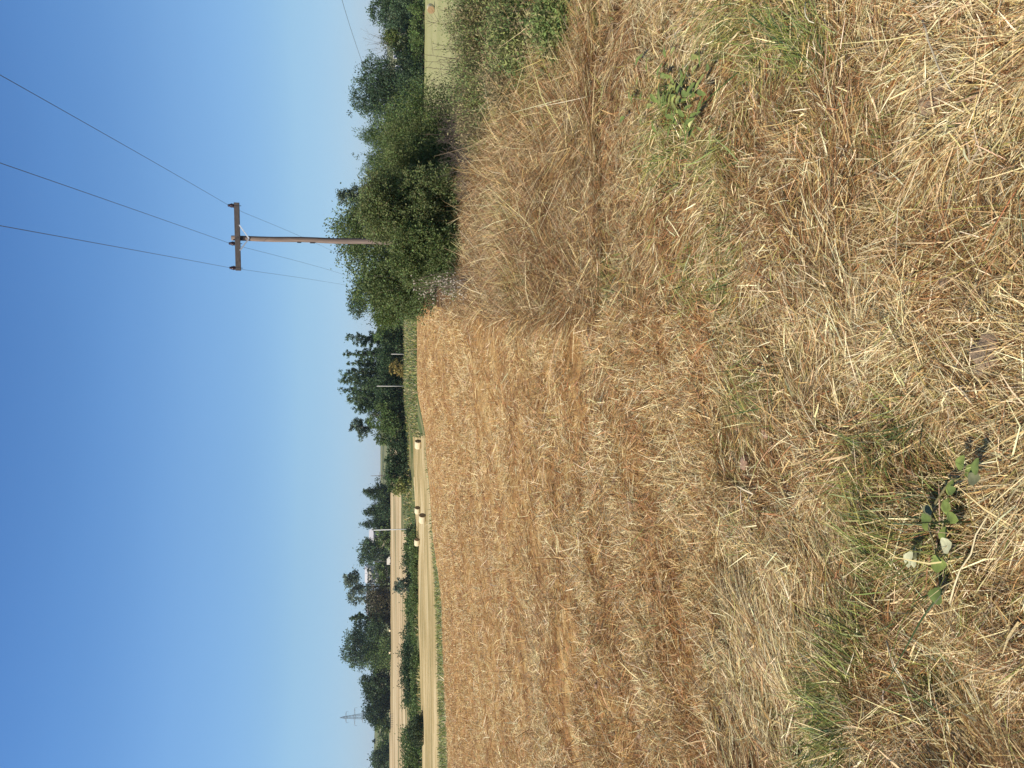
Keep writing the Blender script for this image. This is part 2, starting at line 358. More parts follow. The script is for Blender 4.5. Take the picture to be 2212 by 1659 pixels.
def straw_layer(name, n, ur, vr, want, spread, Lr, Wr, tilt, wfun, lift=.03, thin=None, flowk=1.0, base_ang=None, lk=.25):
    u = rng.uniform(*ur, n); v = rng.uniform(*vr, n)
    x, y = gpt(u, v)
    zn = zone(x, y); keep = want(x, y, zn, u, v)
    if thin is not None: keep &= rng.random(n) > thin(x, y, u, v)
    x, y, u, v = x[keep], y[keep], u[keep], v[keep]; n = len(x)
    sc = 1 + np.maximum(y - 3, 0) / 9.0
    a = (base_ang(x, y) if base_ang is not None else flow(x, y) * flowk) + rng.normal(0, spread, n)
    el = np.abs(rng.normal(0, tilt, n)) if tilt < .5 else np.clip(rng.normal(tilt, .35, n), .05, 1.5)
    slp = (relief(x + .05 * np.sin(a), y + .05 * np.cos(a)) - relief(x, y)) / .05
    D = np.stack([np.sin(a) * np.cos(el), np.cos(a) * np.cos(el), np.sin(el) + slp * .8 * (el < .5)], 1)
    L = rng.uniform(*Lr, n) * (1 - lk + lk * sc) * rng.lognormal(0, .3, n); Wd = rng.uniform(*Wr, n) * (.35 + .65 * sc) * rng.lognormal(-.08, .35, n)
    z = gnz(x, y) + rng.random(n) ** 1.5 * lift - .003
    bend = rng.normal(0, .19, (n, 3)) * L[:, None]; bend[:, 2] = -np.abs(bend[:, 2]) * .6 * (el > .3) + bend[:, 2] * .25
    col = pick(n, wfun(x, y, u, v))
    return blades(name, np.stack([x, y, z], 1), D, L, Wd, bend, col)

isF = lambda x, y, zn, u, v: (zn == 0) & (y < 60)
isS = lambda x, y, zn, u, v: (zn == 1) & (y < 16)
def rows(x, y):
    q = rowd(x, y) + .35 * (noise(x, y, 3.0, 70) - .5)
    return fbm(q, y * .10, 1.0, 71)
def wF(x, y, u, v):
    r = rows(x, y); p = fbm(x, y, 1.1, 75); g = blob(u, v, GREEN); ru = blob(u, v, RUST); wh = blob(u, v, WHITE)
    return dict(straw=.6, gold=.85 + .4 * (p < .45), pale=.35 + 1.0 * (r > .58) + 1.6 * (fbm(x, y, .5, 78) > .58) + .6 * wh, rust=.65 + .5 * (r < .42) + .7 * (p < .42) + ru, brown=.5 + .5 * (r < .42), grey=.25, green=.03 + 1.2 * g, white=.12 + .3 * (r > .6) + .6 * (fbm(x, y, .5, 78) > .62))
def wS(x, y, u, v):
    p = fbm(x, y, .45, 77); g = blob(u, v, GREEN); ru = blob(u, v, RUST); wh = blob(u, v, WHITE)
    return dict(pale=.6 + 1.6 * wh + 1.2 * (p > .55), straw=.6, grey=.4, brown=1.1 + 2.2 * (p < .45) + 1.0 * ru, rust=.4 + .5 * (p < .43) + 2.4 * ru, gold=.25 + 1.0 * ru, white=.2 + 1.6 * wh + .6 * (p > .6), green=.08 + 2.2 * g, yg=.12 + 2.2 * g, dgreen=.02 + .5 * g)
UR = (-330, 1990)
o = straw_layer("straw", 460000, UR, (900, 1640), isF, 1.1, (.03, .12), (.0018, .0038), .22, wF, .035, thin=lambda x, y, u, v: (.72 * (fbm(x, y, .6, 79) < .46) + .2 * (rows(x, y) < .43)) * np.clip(1.4 - y / 16, .25, 1), lk=.65)
tag(o, "short golden straw litter scattered over the cut stubble field", "straw", kind="stuff")
o = straw_layer("cereal_stubble", 260000, UR, (905, 1620), isF, 2.5, (.04, .10), (.0018, .0036), .8, wF, .01, thin=lambda x, y, u, v: .85 * ((rows(x, y) < .47) | (fbm(x, y, .5, 78) < .48)), lk=.6)
tag(o, "short upright cut stalks standing in pale rows of the field", "stubble", kind="stuff")
soilthin = lambda x, y, u, v: np.clip(blob(u, v, SOIL), 0, .93)
o = straw_layer("lying_dry_grass", 620000, UR, (1150, 2600), isS, .62, (.035, .16), (.0011, .0027), .15, wS, .026, thin=lambda x, y, u, v: np.maximum(soilthin(x, y, u, v), .6 * (noise(x, y, .09, 101) < .3)))
tag(o, "matted dry grass lying flat on the rough strip nearest the camera", "dry grass", kind="stuff")
o = straw_layer("loose_straw", 75000, UR, (1420, 2600), isS, 1.5, (.02, .10), (.0016, .0038), .28, lambda x, y, u, v: dict(pale=1, straw=.9, white=.7, grey=.5, brown=.6, rust=.3, yg=.12), .045, thin=soilthin)
tag(o, "thick pale loose straws tossed over the matted dry grass", "straw", kind="stuff")
isG = lambda x, y, zn, u, v: (y < 15) & (rng.random(len(x)) < (blob(u, v, GREEN) * 1.3 - .15) * (.3 + 1.1 * (fbm(x, y, .18, 97) > .45)))
o = straw_layer("green_grass", 150000, UR, (1150, 2500), isG, .8, (.06, .17), (.002, .0042), .5, lambda x, y, u, v: dict(green=1, dgreen=.45, yg=.7, pale=.3), .03)
tag(o, "patches of short fresh green grass growing through the dead straw", "grass", kind="stuff")
# far stubble tufts, verge, bank, pasture
def far_tufts(name, n, ur, vr, cond, Lr, k, w, label, cat="grass"):
    u = rng.uniform(*ur, n); v = rng.uniform(*vr, n); x, y = gpt(u, v, 60); zn = zone(x, y)
    kp = cond(x, y, zn); x, y = x[kp], y[kp]; n = len(x)
    a = rng.uniform(0, 6.28, n); el = rng.uniform(.4, 1.5, n)
    D = np.stack([np.sin(a) * np.cos(el), np.cos(a) * np.cos(el), np.sin(el)], 1)
    L = rng.uniform(*Lr, n) ; Wd = k * y
    o = blades(name, np.stack([x, y, gnz(x, y) - .01], 1), D, L, Wd, rng.normal(0, .1, (n, 3)) * L[:, None], pick(n, w(x, y)))
    return tag(o, label, cat, kind="stuff")
far_tufts("distant_stubble", 110000, (-200, 1050), (880, 1090), lambda x, y, z: (z == 0) & (y > 14 + 12 * rng.random(len(x))) & (rng.random(len(x)) < .35 + .9 * (rows(x, y) > .52)), (.05, .13), .00055,
          lambda x, y: dict(pale=.4 + 1.0 * (rows(x, y) > .56), straw=.6, gold=.5, rust=.6, brown=.5), "thin cut stalks far off at the end of the stubble field", "stubble")
far_tufts("verge_grass", 60000, (-200, 900), (905, 990), lambda x, y, z: z == 2, (.15, .4), .0007,
          lambda x, y: dict(green=1, yg=.8, dgreen=.3, grey=.5), "green grass margin between the stubble field and the mown hay field")
far_tufts("bank_grass", 40000, (560, 1100), (868, 902), lambda x, y, z: (z == 4), (.3, .8), .0008,
          lambda x, y: dict(green=.6, dgreen=.7, yg=.45, grey=.4, straw=.15), "long green grass on the bank below the row of poplars")
far_tufts("hedge_foot_grass", 30000, (-150, 600), (868, 925), lambda x, y, z: (z == 4) & (fbm(x, y, 9, 88) > .42), (.4, 1.1), .0009,
          lambda x, y: dict(green=.6, dgreen=.9, yg=.4, straw=.5, grey=.5), "green grass growing around the low hedge in the valley")

# tall dead grass heap below the pole, leaning every way
def tall(name, n, ur, vr, Lr, Wr, w, tl, lab, cond=None, cat="dry grass"):
    u = rng.uniform(*ur, n); v = rng.uniform(*vr, n); x, y = gpt(u, v, 40)
    kp = (y < 26) & (y > 3.6 + 3.2 * noise(x, y, .8, 82)) & (rng.random(n) < np.clip((y - 3) / 6, .12, 1)) & (x / y > .085 + .02 * (noise(x, y, 1.2, 81) - .5))
    if cond is not None: kp &= cond(x, y, u, v)
    x, y, u, v = x[kp], y[kp], u[kp], v[kp]; n = len(x)
    a = (fbm(x, y, .6, 83) - .5) * 16 + rng.normal(0, 1.5, n); el = np.clip(rng.normal(tl, .42, n) * np.clip((y - 3) / 7, .25, 1), .02, 1.45)
    D = np.stack([np.sin(a) * np.cos(el), np.cos(a) * np.cos(el), np.sin(el)], 1)
    L = rng.uniform(*Lr, n) * (.45 + 1.1 * noise(x, y, .55, 99)) * np.clip((y - 2) / 6, .3, 1); hb = rng.random(n) * .16 * np.clip((y - 4.5) / 4, 0, 1)
    bend = rng.normal(0, .18, (n, 3)) * L[:, None]; bend[:, 2] -= .25 * L * (el > .6)
    o = blades(name, np.stack([x, y, gnz(x, y) + hb], 1), D, L, rng.uniform(*Wr, n) * (y / 6) ** .5, bend, pick(n, w(x, y, u, v)))
    return tag(o, lab, cat, kind="stuff")
RG = [(1000, 130, 70, 160, 0, 2.2), (1080, 60, 110, 150, 0, 1.8), (1010, 60, 90, 130, 0, 1.2), (960, 180, 60, 60, 0, 1), (1030, 180, 60, 40, 0, .8), (1130, 60, 90, 90, 0, .8), (1100, 190, 40, 40, 0, .5), (1230, 20, 90, 60, 0, .6), (1330, 40, 70, 60, 0, .5), (1130, 470, 30, 40, 0, .5), (1160, 620, 30, 30, 0, .5), (1020, 300, 50, 50, 0, .4)]
tall("tall_dead_grass", 330000, (930, 1990), (955, 1440), (.08, .40), (.0022, .0045),
     lambda x, y, u, v: dict(pale=.6, straw=.5, grey=.9, brown=1.4 + 2.2 * (fbm(x, y, .5, 98) < .46), rust=.45, gold=.2, green=1.6 * blob(u, v, RG), yg=1.0 * blob(u, v, RG)), .42,
     "tall tangled dead grass heaped below the wooden power pole")
tall("long_dry_stems", 7000, (930, 1990), (985, 1520), (.3, .85), (.0028, .0055),
     lambda x, y, u, v: dict(pale=1, white=.3, straw=.8, grey=.7, brown=.6), .5, "long bleached stems lying across the tangled dead grass")

# broken soil crumbs and chaff fill under the straw
exec_later = []

# ------------------------------------------------------------------ trees and bushes
def crown(kind, w, h, n, lobes=12, gap=.0, seed=0, tight=.09):
    r_ = np.random.default_rng(seed); R = w / 2
    if kind == 'poplar':
        k = max(lobes, 14); s = np.linspace(.05, .93, k) + r_.normal(0, .02, k); pr = np.clip(s * 4 + .35, 0, 1) ** .6 * np.clip((1.02 - s) * 1.8, 0, 1) ** .6
        a = r_.uniform(0, 6.28, k); rr = .42 * R * pr
        c = np.stack([np.cos(a) * rr, np.sin(a) * rr, s * h], 1); lr = R * pr * r_.uniform(.42, .72, k); lz = np.full(k, 2.6)
    elif kind == 'conifer':
        k = 34; s = np.linspace(.02, .99, k); pr = (1 - s) ** 1.0 * (1 + .25 * (np.arange(k) % 3 - 1)) + .02
        a = r_.uniform(0, 6.28, k); rr = .3 * R * pr; c = np.stack([np.cos(a) * rr, np.sin(a) * rr, s * h], 1)
        lr = R * pr * r_.uniform(.5, .85, k); lz = np.full(k, .8)
    elif kind == 'spiky':
        k = lobes; a = r_.uniform(0, 6.28, k); rr = R * r_.random(k) ** .5 * .9; s = r_.uniform(.35, .75, k)
        c = np.stack([np.cos(a) * rr, np.sin(a) * rr, h * s], 1); lr = np.full(k, R * .17) * r_.uniform(.6, 1.4, k); lz = h * .33 / lr
    elif kind == 'dome':
        k = lobes; a = r_.uniform(0, 6.28, k); s = r_.random(k) ** .8 * .72; pr = np.sqrt(1 - s ** 2); rr = R * pr * r_.random(k) ** .4 * .68
        c = np.stack([np.cos(a) * rr, np.sin(a) * rr, s * h], 1); lr = R * r_.uniform(.26, .42, k); lz = np.clip(h * .3 / lr, .5, 1.1)
    else:
        k = lobes; a = r_.uniform(0, 6.28, k); s = r_.uniform(.12, .86, k); pr = np.sqrt(np.clip(1 - (2 * s - 1) ** 2, .05, 1)); rr = R * pr * r_.random(k) ** .4 * .66
        c = np.stack([np.cos(a) * rr, np.sin(a) * rr, s * h], 1); lr = R * r_.uniform(.24, .42, k); lz = np.clip(h / w * r_.uniform(.7, 1.0, k), .5, 1.3)
    wt = lr ** (1.3 if kind == 'conifer' else 2) * np.sqrt(lz); wt /= wt.sum()
    ncl = max(40, n // 26); li = r_.choice(k, ncl, p=wt)
    d = r_.normal(size=(ncl, 3)); d /= np.linalg.norm(d, axis=1, keepdims=True)
    rad = lr[li] * (.5 + .5 * r_.random(ncl) ** .5) * r_.lognormal(0, .17, ncl)
    cc = c[li] + d * rad[:, None] * np.stack([np.ones(ncl), np.ones(ncl), lz[li]], 1)
    if gap > 0: 
        kp = noise(cc[:, 0] + 50, cc[:, 2] * 1.3 + cc[:, 1], w * .16, 90 + seed % 7) > gap
        cc = cc[kp]; d = d[kp]
    cc[:, 2] = np.maximum(cc[:, 2], .02 * h)
    m = len(cc); ci = r_.integers(0, m, n)
    sg = tight * R * r_.uniform(.5, 1.3, m)
    off = r_.normal(size=(n, 3)) * sg[ci][:, None]
    p = cc[ci] + off
    hx = max(np.percentile(np.abs(p[:, 0]), 96), 1e-3); hy = max(np.percentile(np.abs(p[:, 1]), 96), 1e-3); tz = np.percentile(p[:, 2], 99.3)
    f3 = np.array([R / hx, R / hy, h / tz]); p *= f3; c = c * f3; p[:, 2] = np.maximum(p[:, 2], .0)
    out = d[ci] + r_.normal(0, .7, (n, 3))
    cb = r_.normal(1, .24, m).clip(.5, 1.6)[ci]
    return p, out, cb, c, lr

def plant(name, label, cat, kind, X, wpx, Xtop, Yd, color, base=None, lobes=12, K=2.6, gap=0., leaf=None, asp=.55, trunk=True, stem=.18,
          group=None, seed=None, hue=.08, limbs=6, bark=(.13, .10, .075), dead=0, tight=.09, lift=0., max_n=60000, droop=-.2, tr=None):
    """X: centre in the photo (its Y axis), Xtop: top row, wpx: width in px; Yd: distance"""
    seed = seed if seed is not None else int(X * 7 + Xtop) % 99991
    r_ = np.random.default_rng(seed)
    u = 1659 - X
    x0 = P(u, 840, Yd)[0]; zt = P(u, Xtop, Yd)[2]; z0 = float(gz(x0, Yd)) if base is None else base
    z0 -= .05
    h = zt - z0; w = wpx / F * Yd / CP
    root = empty(name, (x0, Yd, z0), label, cat, group)
    hb = stem * h + lift; ch = h - hb
    px = Yd / 769.
    ls = leaf if leaf else max(.05, px * (1.4 if kind == 'conifer' else 1.9))
    n = int(min(max_n, max(1500, 2.4 * K * w * ch / (ls * ls * asp * .5))))
    p, out, cb, c, lr = crown(kind, w, ch, n, lobes, gap, seed, tight); p[:, 2] += hb; c = c.copy(); c[:, 2] += hb
    D = out + np.array([0, 0, droop]); N = r_.normal(size=(n, 3)) + np.array([0, 0, .8])
    col = np.array(color)[None] * cb[:, None] * r_.normal(1, .15, (n, 1)).clip(.5, 1.6) * (1 + r_.normal(0, hue, (n, 3)))
    leaves_mesh("crown" if trunk else "foliage", p, D, N, ls * r_.uniform(.7, 1.3, n), ls * asp * r_.uniform(.7, 1.3, n), np.clip(col, .005, .9), M_LEAF, root)
    if trunk:
        r0 = tr if tr else max(.02, .018 * h + .04); m = MB()
        top = Vector((r_.normal(0, .04) * w, r_.normal(0, .04) * w, hb + ch * (.8 if kind in ('poplar', 'conifer') else .55)))
        mid = Vector((r_.normal(0, .02) * w, r_.normal(0, .02) * w, hb + .12 * ch))
        m.tube([(0, 0, -.3), mid * .5, mid, (mid + top) / 2, top], [r0 * 1.25, r0, r0 * .85, r0 * .55, r0 * .2], 7)
        for i in r_.choice(len(c), min(limbs, len(c)), replace=False):
            s = r_.uniform(.0, .6); a = mid.lerp(top, s); b = Vector(c[i]); k = a.lerp(b, .5) + Vector((0, 0, .06 * h))
            if b.z > a.z - .1 * h: m.tube([a, k, b], [r0 * .45, r0 * .3, r0 * .1], 5)
        m.build("trunk", M_BARK, root, bark, True)
    else:
        m = MB()
        for i in range(min(9, len(c))):
            b = Vector(c[i]); m.tube([(b.x * .15, b.y * .15, -.1), (b.x * .5, b.y * .5, b.z * .55), tuple(b)], [.012 * h, .009 * h, .003 * h], 5)
        m.build("stem", M_BARK, root, bark, True)
    if dead: twigs(root, dead, w, h, r_)
    return root

def twigs(root, nt_, w, h, r_, x0=0, spread=.5, base=.45, top=1.05, nm="bare_branch", rad=.02, col=(.20, .17, .14)):
    m = MB()
    for i in range(nt_):
        a = Vector((x0 + r_.normal(0, .1) * w, r_.normal(0, .1) * w, base * h)); tp = Vector((x0 + r_.normal(0, spread) * w * .5, r_.normal(0, .2) * w, r_.uniform(.75, 1) * top * h))
        m.tube([a, a.lerp(tp, .5) + Vector((r_.normal(0, .03) * w, 0, 0)), tp], [rad, rad * .7, rad * .25], 4)
        for k in range(4):
            s = r_.uniform(.3, .9); q = a.lerp(tp, s); e = q + Vector((r_.normal(0, .12) * w, r_.normal(0, .12) * w, r_.uniform(.03, .14) * h)); m.tube([q, e], [rad * .5, rad * .2], 3)
    m.build(nm, M_BARK, root, col)

DK = (.062, .10, .042); BL = (.085, .13, .065); MD = (.12, .17, .052); BR = (.12, .16, .055); OL = (.17, .20, .075); SV = (.15, .19, .13); YL = (.30, .29, .08); BRN = (.10, .085, .045)
FT = "trees along the far edge of the distant field"
T = plant
# far tree line, left in the upright photo, about 450 m off
T("pine_tree", "dark pointed conifer beside the thin far utility pole", "tree", 'conifer', 1061, 46, 786, 450, DK, group=FT, stem=.02)
T("pine_tree", "dark conifer with a broken top, first of the two in the conifer clump", "tree", 'conifer', 1104, 50, 787, 452, DK, group=FT, stem=.02)
T("pine_tree", "tallest sharp tipped conifer just beside the tall pale post", "tree", 'conifer', 1130, 46, 783, 455, DK, group=FT, stem=.02)
T("broadleaf_tree", "low dark bushy tree filling the base between the two conifer tips", "tree", 'dome', 1083, 60, 812, 447, DK, group=FT, trunk=False, stem=0)
T("broadleaf_tree", "low dark bush below the grey gabled roofs", "bush", 'dome', 1160, 46, 812, 442, MD, group=FT, trunk=False, stem=0)
T("broadleaf_tree", "broad round dark tree between the gabled roofs and the white house", "tree", 'round', 1198, 60, 776, 450, BL, group=FT, stem=.05, lobes=16)
T("broadleaf_tree", "small dark tree tucked against the white house", "tree", 'dome', 1238, 44, 808, 444, MD, group=FT, trunk=False, stem=0)
T("umbrella_tree", "tall airy tree with open rounded crown rising over the white house", "tree", 'round', 1266, 62, 743, 458, SV, group=FT, stem=.42, gap=.34, K=1.9, lobes=14)
T("broadleaf_tree", "brownish round bushy tree under the airy crowned tree", "tree", 'dome', 1280, 70, 797, 446, BRN, group=FT, trunk=False, stem=0, lobes=14)
T("broadleaf_tree", "olive round bushy tree in the middle of the low brown clump", "tree", 'dome', 1312, 56, 790, 446, (.075, .075, .035), group=FT, trunk=False, stem=0)
T("broadleaf_tree", "dark green bushy tree at the foot of the narrow two tuft tree", "tree", 'dome', 1345, 56, 797, 444, DK, group=FT, trunk=False, stem=0)
T("poplar_tree", "narrow small tree with two separate leaf tufts", "tree", 'poplar', 1334, 20, 757, 456, MD, group=FT, stem=.25, gap=.3)
T("broadleaf_tree", "large tall tree with pale trunk and bright gaps in its crown", "tree", 'round', 1392, 92, 743, 455, BL, group=FT, stem=.2, gap=.26, lobes=18, bark=(.35, .32, .27), K=2.4)
T("broadleaf_tree", "dark bushy tree at the foot of the large pale trunked tree", "tree", 'dome', 1390, 90, 788, 444, MD, group=FT, trunk=False, stem=0)
T("broadleaf_tree", "rounded dark tree at the start of the low dense grove", "tree", 'dome', 1462, 60, 782, 450, DK, group=FT, stem=.0, lobes=14)
T("broadleaf_tree", "wide dark tree in the middle of the low dense grove", "tree", 'dome', 1500, 66, 786, 448, DK, group=FT, stem=.0, lobes=14)
T("broadleaf_tree", "dark tree in front of the lattice pylon", "tree", 'dome', 1537, 60, 788, 446, (.04, .07, .035), group=FT, stem=.0, lobes=14)
T("broadleaf_tree", "smallest dark tree ending the dense grove beside the pylon", "tree", 'dome', 1563, 36, 800, 444, MD, group=FT, stem=.0)
T("broadleaf_tree", "bluish tree on the slope near the photo's lower corner", "tree", 'dome', 1640, 70, 802, 470, BL, group=FT, stem=.0, lobes=14)
T("broadleaf_tree", "low green bush line on the far slope beside the tiny cypress", "bush", 'dome', 1605, 60, 817, 500, MD, group=FT, stem=.0, trunk=False)
T("cypress_tree", "tiny dark cypress alone on the far hill crest", "tree", 'conifer', 1599, 7, 806, 1200, DK, stem=.02)
# tree belt behind the grass bank, about 230 m off
G2 = "poplars behind the green bank"
T("poplar_tree", "lone ragged poplar between the cream house and the poplar row", "tree", 'poplar', 731, 36, 750, 240, BL, group=G2, gap=.2, stem=.04)
for i, (X, w_, xt, lab) in enumerate([(765, 30, 745, "thin pointed poplar leading the poplar row, over a short post"), (784, 34, 752, "second poplar of the row, above the golden bush"),
                                      (806, 40, 741, "broad poplar of the row between the golden bush and the middle post"), (824, 36, 739, "tallest poplar of the row"),
                                      (842, 40, 741, "poplar of the row directly behind the middle post"), (862, 44, 752, "leaning poplar where the row starts to drop"), (880, 40, 768, "shortest poplar ending the row beside bare branches")]):
    T("poplar_tree", lab, "tree", 'poplar', X, w_ * .74, xt, 236 + (i * 5) % 13, (.125, .175, .08) if i % 2 else (.10, .15, .065), group=G2, gap=.1, stem=.03, lobes=20, leaf=.42, K=3.4)
G3 = "bushy trees under the poplars"
for X, w_, xt, Yd, c, lab in [(712, 56, 812, 226, MD, "green bushy tree hiding the foot of the lone poplar"), (752, 60, 822, 224, DK, "dark bushy tree behind the short post by the lone poplar"),
                              (800, 70, 818, 228, DK, "dark undergrowth tree right behind the golden bush"), (850, 70, 812, 226, DK, "dark undergrowth tree behind the middle post"),
                              (900, 62, 797, 226, MD, "mid green tree under the bare pale branches"), (935, 50, 812, 228, MD, "mid green tree at the foot of the mushroom shaped tree"),
                              (675, 60, 808, 215, MD, "green bush beside the cream house wall"), (640, 60, 806, 170, MD, "green bush rising behind the dry weeds, end of the near thicket")]:
    T("broadleaf_tree", lab, "tree", 'dome', X, w_, xt, Yd, c, group=G3, trunk=False, stem=0, lobes=14)
t = T("broadleaf_tree", "slim tree with one mushroom shaped tuft of leaves on a leaning stem", "tree", 'round', 924, 36, 758, 240, SV, stem=.58, gap=.2, lobes=10)
t = T("dead_tree", "bare pale branches standing up between poplar row and mushroom tree", "tree", 'dome', 897, 30, 812, 238, MD, trunk=False, stem=0, K=1.0)
twigs(t, 9, 4, 9, np.random.default_rng(5), base=.3, top=1.35, rad=.07, col=(.32, .27, .21))
G4 = "dark bushes in the middle hedge line"
for X, w_, xt, Yd, c, lab in [(958, 46, 838, 226, DK, "dark bush next to the mushroom shaped tree's foot"), (985, 50, 835, 228, DK, "dark bush in the middle of the hedge line above the lone bale"),
                              (1014, 48, 832, 226, DK, "dark bush beside the thin far utility pole"), (1040, 40, 838, 224, MD, "green bush behind the pale yellow bush")]:
    T("hedge_bush", lab, "bush", 'dome', X, w_, xt, Yd, c, group=G4, trunk=False, stem=0)
T("golden_bush", "golden brown rounded bush between two posts below the poplars", "bush", 'dome', 798, 28, 843, 218, (.34, .26, .08), trunk=False, stem=0)
T("golden_bush", "pale yellow green rounded bush ending the dark hedge line", "bush", 'dome', 1052, 30, 851, 216, (.30, .30, .09), trunk=False, stem=0)
# low valley hedge on the left
G5 = "low bushes of the valley hedge"
for X, w_, xt, Yd, c, lab in [(1160, 44, 874, 208, DK, "lowest dark bush starting the valley hedge by the tall pale post"), (1190, 46, 872, 208, MD, "second dark bush of the valley hedge behind two bales"),
                              (1222, 50, 869, 207, DK, "dark hedge bush before the feathery shrub"), (1300, 56, 874, 206, MD, "green hedge bush after the feathery shrub"),
                              (1340, 56, 877, 205, MD, "bright green low bush below the two tuft tree"), (1385, 56, 868, 206, DK, "dark hedge bush below the large pale trunked tree"),
                              (1425, 60, 864, 206, DK, "tallest dark bush in the far part of the valley hedge"), (1470, 60, 864, 204, DK, "dark hedge bush in front of the dense grove"),
                              (1512, 50, 870, 203, MD, "greener hedge bush next to the little rail fence"), (1640, 60, 868, 190, MD, "green hedge bush at the photo's lower corner"), (1600, 60, 866, 196, MD, "green hedge bush behind the big dark shrub")]:
    T("hedge_bush", lab, "bush", 'dome', X, w_ * 1.35, xt, Yd - 4, c, group=G5, trunk=False, stem=0)
for X, xt, lab in [(1185, 884, "low grassy green bush right behind the bale standing alone"), (1240, 885, "low green bush below the feathery shrub"), (1350, 888, "low green bush under the two tuft tree and the hedge"),
                    (1480, 886, "low green bush in front of the hedge below the dense grove"), (1535, 888, "low green bush beside the big near black shrub")]:
    T("hedge_bush", lab, "bush", 'dome', X, 70, xt, 190, (.13, .18, .055), group=G5, trunk=False, stem=0)
T("feathery_shrub", "feathery grey green shrub standing out of the valley hedge", "bush", 'dome', 1264, 32, 852, 200, SV, trunk=False, stem=0, lobes=9)
T("dark_shrub", "big near black green shrub alone below the valley hedge", "bush", 'dome', 1578, 58, 879, 165, (.055, .08, .035), trunk=False, stem=0, base=-6.2)
T("dark_shrub", "round green shrub near the foot of the valley hedge", "bush", 'dome', 1420, 40, 888, 180, MD, trunk=False, stem=0)
T("dark_shrub", "low bright green shrub at the base of the hedge behind one bale", "bush", 'dome', 1290, 60, 885, 186, MD, trunk=False, stem=0)

# right side, behind the weeds
G6 = "trees on the far side of the pasture"
T("broadleaf_tree", "round topped dark tree cut by the photo's corner", "tree", 'round', -8, 90, 794, 205, DK, group=G6, stem=.02, lobes=16)
T("broadleaf_tree", "blue green bushy tree beside the round topped corner tree", "tree", 'dome', 42, 84, 824, 200, BL, group=G6, trunk=False, stem=0, lobes=16)
T("broadleaf_tree", "blue green low tree in the middle between corner tree and saplings", "tree", 'dome', 70, 50, 850, 197, BL, group=G6, trunk=False, stem=0)
t = T("yellow_green_tree", "yellow green tree with thin bare shoots beside the dark panels", "tree", 'dome', 92, 44, 829, 190, (.12, .15, .04), group=G6, trunk=False, stem=0)
twigs(t, 10, 5.2, 8, np.random.default_rng(9), base=.8, top=1.9, rad=.045, col=(.13, .12, .10), spread=.9)
t = T("bare_shrub", "bare brownish shrub poking above the blue green trees", "bush", 'dome', 62, 24, 846, 196, BL, trunk=False, stem=0, K=.8)
twigs(t, 9, 4, 7, np.random.default_rng(10), base=.6, top=1.35, rad=.05, col=(.22, .18, .15), spread=.9)
T("hedge_bush", "low dark bush in front of the dark panels", "bush", 'dome', 124, 54, 868, 188, MD, group=G6, trunk=False, stem=0)
T("hedge_bush", "low bush between the dark panels and the big round tree", "bush", 'dome', 150, 40, 866, 186, DK, group=G6, trunk=False, stem=0)
for X, w_, xt, lab in [(30, 60, 882, "low dark bush at the pasture edge under the corner tree"), (85, 60, 884, "low green bush at the pasture edge under the yellow green tree"), (145, 60, 884, "low green bush at the pasture edge under the dark panels"), (200, 60, 882, "low green bush at the pasture edge under the big round tree"), (255, 60, 880, "low green bush at the pasture edge next to the near thicket")]:
    T("pasture_bush", lab, "bush", 'dome', X, w_, xt, 183, MD, group="low bushes along the pasture edge", trunk=False, stem=0)
T("round_tree", "big rounded blue green tree at the end of the near thicket", "tree", 'dome', 194, 122, 764, 186, (.07, .11, .055), stem=.04, lobes=34, K=3, asp=.5, tight=.06, leaf=.48)
# near thicket round the pole
G7 = "trees and bushes of the near thicket"
T("sucker_thicket", "feathery thin shoots standing above the thicket beside the round tree", "tree", 'spiky', 335, 150, 786, 55, (.09, .135, .05), stem=.05, lobes=44, K=3, asp=.35, group=G7, trunk=False, tight=.05, base=-2.8)
T("sucker_thicket", "mixed green bushes below the feathery shoots", "bush", 'dome', 300, 200, 815, 50, (.12, .16, .05), stem=0, lobes=26, K=2.6, trunk=False, group=G7, base=-2.6, tight=.1)
T("broadleaf_tree", "bright green leafy tree directly behind the wooden power pole", "tree", 'round', 530, 170, 725, 38, BR, stem=.05, lobes=26, K=2.2, base=-1.0, group=G7, leaf=.11, max_n=70000, gap=.08, tight=.1, asp=.6)
T("broadleaf_tree", "lower bright green mass of leaves sloping down beside the olive bush", "tree", 'dome', 605, 120, 768, 36, BR, stem=0, lobes=22, K=2.4, base=-1.0, group=G7, leaf=.11, max_n=50000, trunk=False, tight=.1, asp=.6)
T("silver_tree", "silvery small treetop showing beside the bright green tree", "tree", 'round', 442, 54, 733, 48, SV, stem=.3, lobes=14, K=2.2, group=G7, gap=.15)
T("broadleaf_tree", "blue green small treetop where the wires cross the thicket's end", "tree", 'round', 638, 74, 757, 62, BL, stem=.1, lobes=18, K=2.6, group=G7, gap=.1, base=-1.6, asp=.5)
T("vine_bush", "light green low bush at the thicket's end over the dry weeds", "bush", 'dome', 655, 90, 800, 58, (.09, .13, .035), stem=0, lobes=18, K=2.6, group=G7, trunk=False, base=-1.6)
T("olive_bush", "large dense olive green bush hiding the foot of the power pole", "bush", 'dome', 440, 156, 786, 19, OL, stem=0, lobes=34, K=9, leaf=.06, asp=.38, trunk=False, max_n=110000, hue=.1, tight=.05, base=-.35)
T("olive_bush", "smaller olive bush in front of the pole's foot beside the dead thistle stalks", "bush", 'dome', 540, 136, 850, 18.6, (.16, .20, .07), stem=0, lobes=24, K=9, leaf=.06, asp=.38, trunk=False, max_n=80000, hue=.1, tight=.05, base=-.35)
